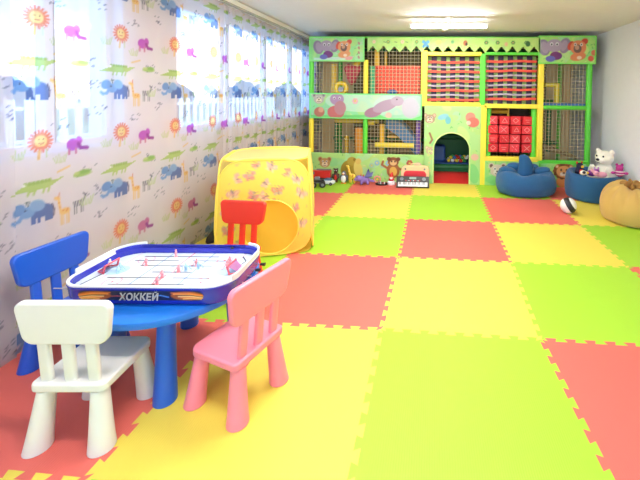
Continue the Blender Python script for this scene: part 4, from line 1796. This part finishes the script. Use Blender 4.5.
tent_panel('top_panel', tent_p, Matrix.Translation((0, TD / 2, THH - .0)) @ Matrix.Rotation(-PI / 2, 4, 'X') @ Matrix.Rotation(PI, 4, 'Y'), TW - .03, TD, bulge=-.03)
MB().prism(rrect(TW - .06, TD - .04, .1, 6, 0, TD / 2), .002, .010).build('floor_panel', tent_in, TN)
for o in [q for p_ in TN.children for q in (p_, *p_.children)]:      # the cube narrows a little towards the top
    for v in o.data.vertices:
        v.co.x *= 1.0 - .10 * v.co.z / THH

# ------------------------------------------------------------------ bean bags
def beanbag_mesh(prof, rx, ry, fold, nf, seed, back=0.0, lean=(0, 0), NT=96):
    """prof: list of (radius share, height, fold share)"""
    rg = random.Random(seed)
    p1, p2, p3 = rg.uniform(0, 6), rg.uniform(0, 6), rg.uniform(0, 6)
    # resample the profile smoothly
    P = [Vector(q) for q in prof]
    dense = []
    for i in range(len(P) - 1):
        a, b_, c, d = P[max(0, i - 1)], P[i], P[i + 1], P[min(len(P) - 1, i + 2)]
        for k in range(6):
            t = k / 6
            dense.append(.5 * ((2 * b_) + (c - a) * t + (2 * a - 5 * b_ + 4 * c - d) * t * t + (3 * b_ - a - 3 * c + d) * t ** 3))
    dense.append(P[-1])
    rings_ = []
    for r_, z, f in dense:
        ring = []
        for k in range(NT):
            t = 2 * PI * k / NT
            cr = abs(math.sin(nf * t / 2 + p1 + .6 * math.sin(2 * t + p2)))
            m = 1 - fold * f * (1 - cr ** .7) + .025 * math.sin(3 * t + p3) + .012 * math.sin(7 * t + p2 + z * 9)
            zz = z + (back * math.sin(t) * min(1, z / .3)) + .02 * f * math.sin(5 * t + p1)
            rr_ = max(0.0, r_) * m
            ring.append((rx * rr_ * math.cos(t) + lean[0] * z, ry * rr_ * math.sin(t) + lean[1] * z, max(0.0, zz)))
        rings_.append(ring)
    return MB().loft(rings_)


bb_blue = mat('beanbag_blue', (24, 86, 134), .85, bump=.5, bscale=260, sheen=.2)
bb_tan = mat('beanbag_mustard', (204, 164, 86), .85, bump=.5, bscale=260, sheen=.2)
seam_blue = mat('beanbag_seam', (18, 70, 112), .85)
bag = thing('bean_bag', 'blue bean bag with a raised fabric flap before the bear face panel', 'bean bag', (2.97, 3.66, 0))
beanbag_mesh([(.72, 0, 0), (.92, .03, .1), (1.0, .13, .1), (1.0, .22, .1), (.95, .31, .2), (.82, .375, .5), (.64, .385, .9), (.42, .35, 1), (.2, .30, .8), (.001, .28, 0)], .485, .40, .10, 9, 3, back=.035).build('body', bb_blue, bag, ang=3)
fl = []
for z, cx_, w_, d_ in ((.24, .0, .13, .09), (.34, .0, .135, .085), (.44, .005, .125, .08), (.53, -.01, .105, .07), (.60, -.03, .085, .06), (.635, -.045, .06, .045), (.65, -.05, .02, .02)):
    fl.append([(cx_ + w_ * math.cos(2 * PI * k / 32) * (1 + .06 * math.sin(6 * PI * k / 16)), -.02 + d_ * math.sin(2 * PI * k / 32) - (z - .24) * .05, z) for k in range(32)])
MB().loft(fl).build('flap', bb_blue, bag, ang=3)
b_ = MB()
for (x_, y_, z_, rx_, rz_) in ((-.27, .03, .36, .15, .3), (.25, .02, .37, .16, -.35), (-.13, .16, .41, .14, .1), (.14, .17, .40, .13, -.1)):
    b_.ell((0, 0, 0), (rx_, .10, .065), 20, 12, M=Matrix.Translation((x_, y_, z_)) @ Matrix.Rotation(rz_, 4, 'Z') @ Matrix.Rotation(rz_ * .8, 4, 'Y'))
b_.build('fold_roll', bb_blue, bag, ang=3)
bag = thing('bean_bag', 'blue bean bag holding the white teddy bear and soft toys', 'bean bag', (3.99, 3.46, 0))
beanbag_mesh([(.78, 0, 0), (.95, .03, .05), (1.0, .13, .05), (1.0, .25, .05), (.97, .36, .1), (.90, .415, .2), (.80, .41, .3), (.62, .33, .3), (.3, .275, .1), (.001, .265, 0)], .415, .385, .05, 6, 8, back=.02).build('body', bb_blue, bag, ang=3)
b_ = MB()
b_.tube([(-.02 + .006 * math.sin(k), -.392 - .0 * k, .08 + .028 * k) for k in range(8)], .004, 6)
b_.build('seam', seam_blue, bag)
MB().box((.02, -.395, .20), (.018, .008, .035)).build('care_tag', mat('tag_white', (236, 240, 240), .6), bag)
bag = thing('bean_bag', 'mustard tan bean bag at the right photo edge by the white wall', 'bean bag', (4.055, 2.46, 0))
beanbag_mesh([(.75, 0, 0), (.93, .03, .05), (1.0, .14, .06), (.99, .24, .12), (.91, .34, .3), (.74, .42, .6), (.52, .455, .9), (.32, .46, 1), (.16, .43, 1), (.06, .40, .6), (.001, .39, 0)], .375, .42, .30, 11, 5, back=.03).build('body', bb_tan, bag, ang=3)
b_ = MB()
for k in range(9):
    a = 2 * PI * k / 9
    b_.ell((0, 0, 0), (.085, .026, .05), 14, 8, M=Matrix.Translation((.0 + .075 * math.cos(a), .0 + .075 * math.sin(a), .445 + .012 * (k % 3))) @ Matrix.Rotation(a, 4, 'Z') @ Matrix.Rotation(-.45, 4, 'Y'))
b_.build('gathered_top', mat('beanbag_mustard_shade', (160, 118, 58), .9, bump=.4, bscale=200), bag, ang=3)  # darker mustard paints the shade in the gathered creases

# ------------------------------------------------------------------ soft toys on the blue bean bag
fur_w = mat('plush_white', (246, 242, 226), .95, bump=.8, bscale=120, sheen=.3)


def blob(name, parts, m, parent=None, vox=.012):
    b_ = MB()
    for q in parts:
        c, r_ = q[0], q[1]
        M_ = Matrix.Translation(c)
        if len(q) > 2:
            M_ = M_ @ Euler(q[2]).to_matrix().to_4x4()
        b_.ell((0, 0, 0), r_, 18, 12, M=M_)
    return b_.build(name, m, parent, remesh=vox)


blk = mat('plush_black', (34, 32, 36), .8)
bear = thing('teddy_bear', 'big white teddy bear sitting in the blue bean bag by the wall', 'teddy bear', (4.165, 3.48, .255), R(-58))
blob('body', [((0, 0, .13), (.13, .11, .15)), ((0, -.01, .34), (.125, .11, .105)), ((0, -.10, .315), (.062, .06, .048)), ((-.10, 0, .43), (.038, .025, .04)), ((.10, 0, .43), (.038, .025, .04)),
              ((-.15, -.06, .15), (.05, .05, .12), (0.5, .5, 0)), ((.15, -.06, .15), (.05, .05, .12), (.5, -.5, 0)), ((-.09, -.15, .05), (.06, .12, .06)), ((.09, -.15, .05), (.06, .12, .06))], fur_w, bear)
MB().ell((0, -.158, .332), (.026, .016, .018), 12, 8).build('nose', blk, bear)
for sx in (-1, 1):
    MB().ell((sx * .048, -.107, .375), (.012, .010, .013), 10, 8).build('eye', blk, bear)
MB().tube([(-.03, -.155, .30), (0, -.16, .292), (.03, -.155, .30)], .004, 6).build('mouth', blk, bear)

bear.scale = (1.15, 1.15, 1.15)
pl = {k: mat('plush_' + k, c, .9, bump=.5, bscale=150) for k, c in (('purple', (136, 60, 150)), ('pink', (240, 170, 190)), ('red', (206, 48, 50)), ('yellow', (246, 204, 60)), ('lilac', (206, 160, 214)), ('navy', (34, 36, 66)), ('magenta', (190, 60, 140)))}
t = thing('soft_toy', 'dark plush toy with red and yellow patches at the bean bag left rim', 'soft toy', (3.75, 3.42, .375), R(15))
blob('body', [((0, 0, .05), (.06, .05, .06)), ((0, -.01, .125), (.048, .045, .045)), ((-.06, -.03, .06), (.035, .02, .02)), ((.06, -.03, .06), (.035, .02, .02))], pl['navy'], t, .009)
MB().ell((0, -.045, .05), (.035, .016, .035), 14, 10).build('belly_patch', pl['red'], t)
MB().ell((.01, -.05, .12), (.022, .014, .018), 12, 8).build('muzzle', pl['yellow'], t)
for sx in (-1, 1):
    MB().ell((sx * .035, 0, .165), (.014, .010, .02), 10, 8).build('ear', pl['red'], t)
t = thing('soft_toy', 'small black, white and yellow plush toy, lowest one on the left rim', 'soft toy', (3.735, 3.235, .415), R(10))
blob('body', [((0, 0, .035), (.05, .04, .036)), ((.05, -.005, .03), (.03, .03, .028))], fur_w, t, .008)
MB().ell((.055, -.022, .035), (.022, .016, .02), 12, 8).build('face_patch', pl['yellow'], t)
MB().ell((-.005, -.03, .045), (.026, .016, .022), 12, 8).build('back_patch', pl['navy'], t)
t = thing('soft_toy', 'purple plush toy lying left of the white teddy bear', 'soft toy', (3.885, 3.285, .385), R(-10))
blob('body', [((0, 0, .045), (.065, .04, .04)), ((.055, -.01, .075), (.035, .032, .032))], pl['purple'], t, .008)
for sx in (-1, 1):
    MB().ell((.055 + sx * .022, 0, .11), (.012, .008, .02), 10, 8).build('ear', pl['lilac'], t)
MB().ell((.058, -.038, .07), (.013, .010, .01), 10, 8).build('muzzle', pl['lilac'], t)
t = thing('soft_toy', 'pink plush rabbit lying at the front of the bean bag, below the teddy', 'soft toy', (3.99, 3.19, .395), R(8))
blob('body', [((0, 0, .035), (.075, .04, .038)), ((-.08, -.01, .055), (.036, .034, .034)), ((-.12, .0, .075), (.04, .014, .012), (0, .4, 0)), ((-.11, .015, .095), (.04, .012, .012), (0, .7, 0))], pl['pink'], t, .008)
for sx in (-1, 1):
    MB().ell((-.088 + sx * .012, -.042, .062), (.005, .004, .005), 8, 6).build('eye', blk, t)
t = thing('soft_toy', 'magenta and white striped plush toy right of the white teddy bear', 'soft toy', (4.235, 3.165, .42), R(-15))
blob('body', [((0, 0, .05), (.06, .045, .05)), ((0, -.01, .115), (.045, .042, .04))], pl['magenta'], t, .008)
for z_ in (.035, .068):
    MB().ell((0, 0, z_), (.0635, .049, .010), 18, 6).build('stripe', fur_w, t)
for sx in (-1, 1):
    MB().ell((sx * .03, 0, .152), (.016, .010, .018), 10, 8).build('ear', pl['magenta'], t)
    MB().ell((sx * .07, -.02, .05), (.028, .018, .018), 10, 8).build('arm', pl['magenta'], t)

# ------------------------------------------------------------------ ball
BR_ = .108
bt = thing('toy_ball', 'white ball with black bands on the yellow tile before the bean bags', 'ball', (3.31, 2.66, BR_))
MB().ell((0, 0, 0), BR_, 32, 20).build('ball_skin', mat('ball_white', (248, 248, 246), .35), bt, ang=3)
for k, e in enumerate(((.5, .9, .2),)):
    M_ = Euler(e).to_matrix().to_4x4()
    w1, n_ = .034, 40
    rr2 = []
    for z_ in (-w1, -w1 * .5, 0, w1 * .5, w1):
        r_ = math.sqrt((BR_ + .0015) ** 2 - (z_ + .03) ** 2)
        rr2.append([(r_ * math.cos(2 * PI * j / n_), r_ * math.sin(2 * PI * j / n_), z_ + .03) for j in range(n_)])
    MB().loft(rr2, cap0=False, cap1=False, M=M_).build('black_band', mat('ball_black', (36, 36, 40), .4), bt, ang=3)

# ------------------------------------------------------------------ toys lined up before the play structure
toy = lambda nm, c, **k: mat('toy_' + nm, c, k.get('rough', .4))
t_red = toy('red', (214, 44, 40))
t_blk = toy('black', (30, 30, 34))
t_wht = toy('white', (240, 242, 246))
t_gry = toy('grey', (120, 126, 136))
t_yel = toy('yellow', (248, 214, 84))
t_win = toy('window', (90, 120, 150), rough=.2)


def wheels(t, xs, y, r_, wd, m=None):
    for x_ in xs:
        for sy in (-1, 1):
            w_ = MB().cone((x_, sy * y - wd / 2, r_), (x_, sy * y + wd / 2, r_), r_, r_, 20).build('wheel', m or t_blk, t, bevel=.004)
            MB().cone((x_, sy * (y + wd / 2) - .003, r_), (x_, sy * (y + wd / 2) + .003, r_), r_ * .5, r_ * .5, 14).build('hub_cap', t_gry, w_)


t = thing('toy_truck', 'red toy truck standing against the panel behind the white toy car', 'toy vehicle', (-.60, 3.98, 0), R(4))
MB().box((.03, 0, .15), (.28, .13, .13)).build('body', t_red, t, bevel=.012)
MB().box((-.15, 0, .14), (.09, .13, .15)).build('cab', t_red, t, bevel=.02)
MB().box((-.155, 0, .175), (.083, .134, .05)).build('cab_window', t_win, t, bevel=.004)
MB().box((0, 0, .075), (.36, .10, .03)).build('chassis', t_blk, t)
MB().box((.04, 0, .232), (.26, .03, .018)).build('ladder', t_gry, t)
wheels(t, (-.13, .08), .06, .04, .03)
t = thing('toy_car', 'white and grey toy car in front of the red toy truck', 'toy vehicle', (-.43, 3.80, 0), R(-6))
b_ = MB().loft([[(x_, -.055, .025), (x_, .055, .025), (x_, .055, h_), (x_, .045, h_ + .008), (x_, -.045, h_ + .008), (x_, -.055, h_)] for x_, h_ in ((-.12, .05), (-.115, .065), (-.05, .075), (.06, .078), (.115, .066), (.12, .05))])
b_.build('body', t_wht, t, bevel=.006)
MB().loft([[(x_, -w_, .078), (x_, w_, .078), (x_, w_ * .85, h_), (x_, -w_ * .85, h_)] for x_, w_, h_ in ((-.06, .046, .085), (-.035, .046, .118), (.04, .046, .12), (.075, .046, .085))]).build('cabin', t_win, t, bevel=.004)
wheels(t, (-.075, .075), .05, .027, .02)
t = thing('toy_monster_truck', 'black big-wheeled toy truck at the edge of the yellow tent', 'toy vehicle', (-.55, 3.62, 0), R(20))
MB().box((0, 0, .115), (.20, .10, .05)).build('body', t_blk, t, bevel=.012)
MB().box((-.01, 0, .155), (.09, .09, .045)).build('cab', t_gry, t, bevel=.012)
MB().box((0, 0, .08), (.15, .05, .02)).build('chassis', t_gry, t)
wheels(t, (-.075, .075), .065, .052, .04)

t = thing('toy_figure', 'dark brown toy figure left of the penguin', 'toy figure', (-.335, 3.98, 0), R(5))
blob('body', [((0, 0, .10), (.05, .042, .085)), ((0, 0, .21), (.042, .04, .042)), ((-.035, 0, .25), (.015, .012, .018)), ((.035, 0, .25), (.015, .012, .018)), ((-.025, -.02, .02), (.022, .03, .02)), ((.025, -.02, .02), (.022, .03, .02)), ((-.055, -.01, .12), (.018, .02, .05)), ((.055, -.01, .12), (.018, .02, .05))], toy('brown', (78, 54, 46), rough=.8), t, .009)
MB().ell((0, -.042, .10), (.024, .01, .05), 12, 8).build('belly_patch', t_red, t)
for sx in (-1, 1):
    MB().ell((sx * .016, -.036, .222), (.006, .005, .007), 8, 6).build('eye', t_wht, t)
t = thing('toy_penguin', 'small white and grey toy penguin beside the yellow giraffe', 'toy animal', (-.17, 3.93, 0), R(-8))
blob('body', [((0, 0, .075), (.052, .045, .072)), ((0, -.004, .155), (.036, .034, .034)), ((-.052, 0, .085), (.012, .022, .048)), ((.052, 0, .085), (.012, .022, .048))], toy('slate', (92, 98, 108), rough=.7), t, .008)
MB().ell((0, -.018, .072), (.042, .033, .06), 16, 10).build('belly', t_wht, t)
MB().ell((0, -.018, .155), (.024, .021, .022), 14, 8).build('face', t_wht, t)
MB().cone((0, -.036, .152), (0, -.06, .146), .010, .002, 10).build('beak', toy('orange', (244, 150, 50)), t)
for sx in (-1, 1):
    MB().ell((sx * .024, -.022, .008), (.020, .030, .009), 12, 8).build('foot', toy('orange', (244, 150, 50)), t)
t = thing('toy_giraffe', 'yellow toy giraffe with orange spots right of the penguin', 'toy animal', (-.02, 3.93, 0), R(-20))
blob('body', [((0, 0, .115), (.058, .034, .036)), ((-.045, 0, .055), (.016, .014, .056)), ((.042, 0, .055), (.016, .014, .056)), ((-.012, -.012, .05), (.014, .014, .052)), ((.02, .012, .05), (.014, .014, .052)), ((-.055, 0, .18), (.020, .018, .07), (0, -.25, 0)), ((-.082, 0, .25), (.034, .020, .020), (0, .3, 0)), ((-.065, -.012, .278), (.005, .005, .016)), ((-.065, .012, .278), (.005, .005, .016))], t_yel, t, .007)
for (x_, z_) in ((-.02, .125), (.022, .118), (.03, .138), (-.045, .165), (-.058, .205)):
    MB().ell((x_, -.03 if z_ < .15 else -.014, z_), (.010, .006, .009), 10, 6).build('spot', toy('spot_orange', (226, 136, 50)), t)
MB().ell((-.09, -.018, .256), (.005, .004, .005), 8, 6).build('eye', t_blk, t)
t = thing('toy_dragon', 'purple and blue toy dragon with raised wings on the red tile', 'toy animal', (.21, 3.90, 0), R(10))
blob('body', [((0, 0, .065), (.07, .05, .045)), ((-.075, -.01, .085), (.045, .04, .04)), ((-.115, -.015, .072), (.025, .025, .02)), ((.085, 0, .05), (.06, .02, .018), (0, .3, 0)), ((-.04, -.035, .025), (.018, .022, .026)), ((.045, -.035, .025), (.018, .022, .026)), ((-.04, .035, .025), (.018, .022, .026)), ((.045, .035, .025), (.018, .022, .026))], toy('lilac', (140, 116, 190), rough=.6), t, .008)
for sx in (-1, 1):
    MB().prism([(0, 0), (.05, .13), (.075, .06), (.115, .085), (.10, .02)], -.004, .004, M=Matrix.Translation((0, sx * .035, .09)) @ Matrix.Rotation(PI / 2 + sx * .4, 4, 'X')).build('wing', toy('indigo', (52, 56, 130)), t)
for k in range(4):
    MB().cone((-.05 + .035 * k, 0, .10), (-.045 + .035 * k, 0, .14), .012, .001, 8).build('back_spike', t_red, t)
MB().ell((-.095, -.04, .10), (.007, .005, .008), 8, 6).build('eye', t_blk, t)
t = thing('toy_ring', 'pink ring shaped toy standing behind the black toy tray', 'toy', (.425, 4.01, 0))
MB().tube([(.055 * math.cos(2 * PI * k / 28), 0, .07 + .055 * math.sin(2 * PI * k / 28)) for k in range(28)], .015, 10, closed=True).build('ring', toy('salmon', (240, 156, 140)), t)
MB().ell((0, 0, .07), (.022, .012, .022), 12, 8).build('ring_centre', t_yel, t)
t = thing('toy_tray', 'low black oval toy tray with small pieces, left of the red capped gnome', 'toy', (.52, 3.90, 0))
b_ = MB().loft([[(.11 * s_ * math.cos(2 * PI * k / 32), .07 * s_ * math.sin(2 * PI * k / 32), z_) for k in range(32)] for s_, z_ in ((.85, 0), (1, .012), (1.0, .03), (.93, .03), (.86, .014))])
b_.build('tray', t_blk, t)
for (x_, y_, m_, h_) in ((-.05, 0, t_gry, .06), (-.02, .02, t_wht, .05), (.03, -.01, t_red, .03), (.05, .015, t_wht, .04)):
    MB().cone((x_, y_, .014), (x_, y_, .014 + h_), .012, .006, 10).build('tray_piece', m_, t)
t = thing('toy_gnome', 'toy gnome with a red cap and white base left of the keyboard', 'toy figure', (.69, 3.94, 0))
MB().loft([[(r_ * math.cos(2 * PI * k / 20), r_ * .8 * math.sin(2 * PI * k / 20), z_) for k in range(20)] for r_, z_ in ((.06, 0), (.068, .02), (.062, .05), (.04, .065))]).build('base', t_wht, t)
MB().ell((0, 0, .085), (.045, .04, .035), 16, 10).build('coat', t_red, t)
MB().ell((0, -.006, .125), (.033, .032, .03), 16, 10).build('face', toy('skin', (246, 206, 176), rough=.7), t)
MB().loft([[(r_ * math.cos(2 * PI * k / 20) + dx, r_ * math.sin(2 * PI * k / 20), z_) for k in range(20)] for r_, z_, dx in ((.038, .135, 0), (.034, .15, 0), (.02, .18, .005), (.006, .205, .014))]).build('cap', t_red, t)
MB().ell((0, -.028, .108), (.024, .014, .022), 12, 8).build('beard', t_wht, t)

# keyboard leaning on a toy case
kc = thing('toy_case', 'red and cream toy case standing behind the toy keyboard', 'toy case', (1.115, 3.97, 0))
MB().prism(rrect(.50, .345, (.09, .09, .03, .03), 8, 0, .1725), -.07, .07, M=Matrix.Rotation(PI / 2, 4, 'X')).build('shell', toy('cream', (244, 206, 160)), kc, bevel=.012)
MB().prism(rrect(.40, .22, .07, 8, 0, .16), -.012, .012, M=Matrix.Translation((0, -.072, 0)) @ Matrix.Rotation(PI / 2, 4, 'X')).build('front_panel', toy('raspberry', (220, 48, 66)), kc, bevel=.01)
MB().tube([(-.08, 0, .34), (-.075, 0, .375), (0, 0, .385), (.075, 0, .375), (.08, 0, .34)], .010, 8).build('handle', toy('cream', (244, 206, 160)), kc)
for sx in (-1, 1):
    MB().box((sx * .17, -.075, .30), (.03, .02, .03)).build('latch', t_gry, kc, bevel=.004)
kb = thing('toy_keyboard', 'black electronic toy keyboard leaning on the red and cream case', 'keyboard', (1.085, 3.745, 0), R(2))
KM = Matrix.Rotation(R(52), 4, 'X')
KW, KH = .57, .205
MB().box((0, KH / 2, .02), (KW, KH, .04), M=KM).build('case', t_blk, kb, bevel=.008)
b_ = MB()
nk = 22
for k in range(nk):
    b_.box((-KW / 2 + .03 + (KW - .06) * (k + .5) / nk, .048, .043), ((KW - .06) / nk - .0016, .078, .010), M=KM)
    if k % 7 in (0, 1, 3, 4, 5) and k < nk - 1:
        b_.box((-KW / 2 + .03 + (KW - .06) * (k + 1) / nk, .064, .050), (.010, .046, .012), mi=1, M=KM)
b_.build('keys', [t_wht, t_blk], kb)
for sx in (-1, 1):
    MB().cone((sx * .195, .150, .038), (sx * .195, .150, .046), .034, .032, 20, M=KM).build('speaker', t_gry, kb)
MB().box((0, .165, .042), (.12, .035, .006), M=KM).build('display', mat('toy_display', (150, 176, 170), .25), kb)
for k in range(10):
    MB().box((-.12 + .0267 * k, .118, .042), (.016, .014, .007), M=KM).build('button', [t_red, t_gry, t_wht][k % 3], kb)

# small dark bag between curtain and tent
t = thing('tent_bag', 'small dark folded bag on the floor between the curtain and the yellow tent', 'bag', (-.93, 1.30, 0), R(70))
MB().loft([[(.10 * s_ * math.cos(2 * PI * k / 20), .05 * s_ * math.sin(2 * PI * k / 20), z_) for k in range(20)] for s_, z_ in ((.9, 0), (1, .02), (.9, .06), (.5, .10), (.15, .13))]).build('pouch', toy('dark_cloth', (44, 44, 50), rough=.8), t)
MB().tube([(0, 0, .125), (.02, 0, .15), (.045, 0, .14), (.04, 0, .11)], .005, 6).build('cord', toy('black', (30, 30, 34)), t)

for o_ in COL.objects:
    k_ = {'toy_dragon': 1.35, 'toy_giraffe': 1.2, 'toy_penguin': 1.2, 'toy_gnome': 1.1, 'soft_toy': 1.2, 'soft_toy.001': 1.05, 'soft_toy.002': 1.2, 'soft_toy.003': 1.2, 'soft_toy.004': 1.2}.get(o_.name)
    if k_:
        o_.scale = (k_, k_, k_)
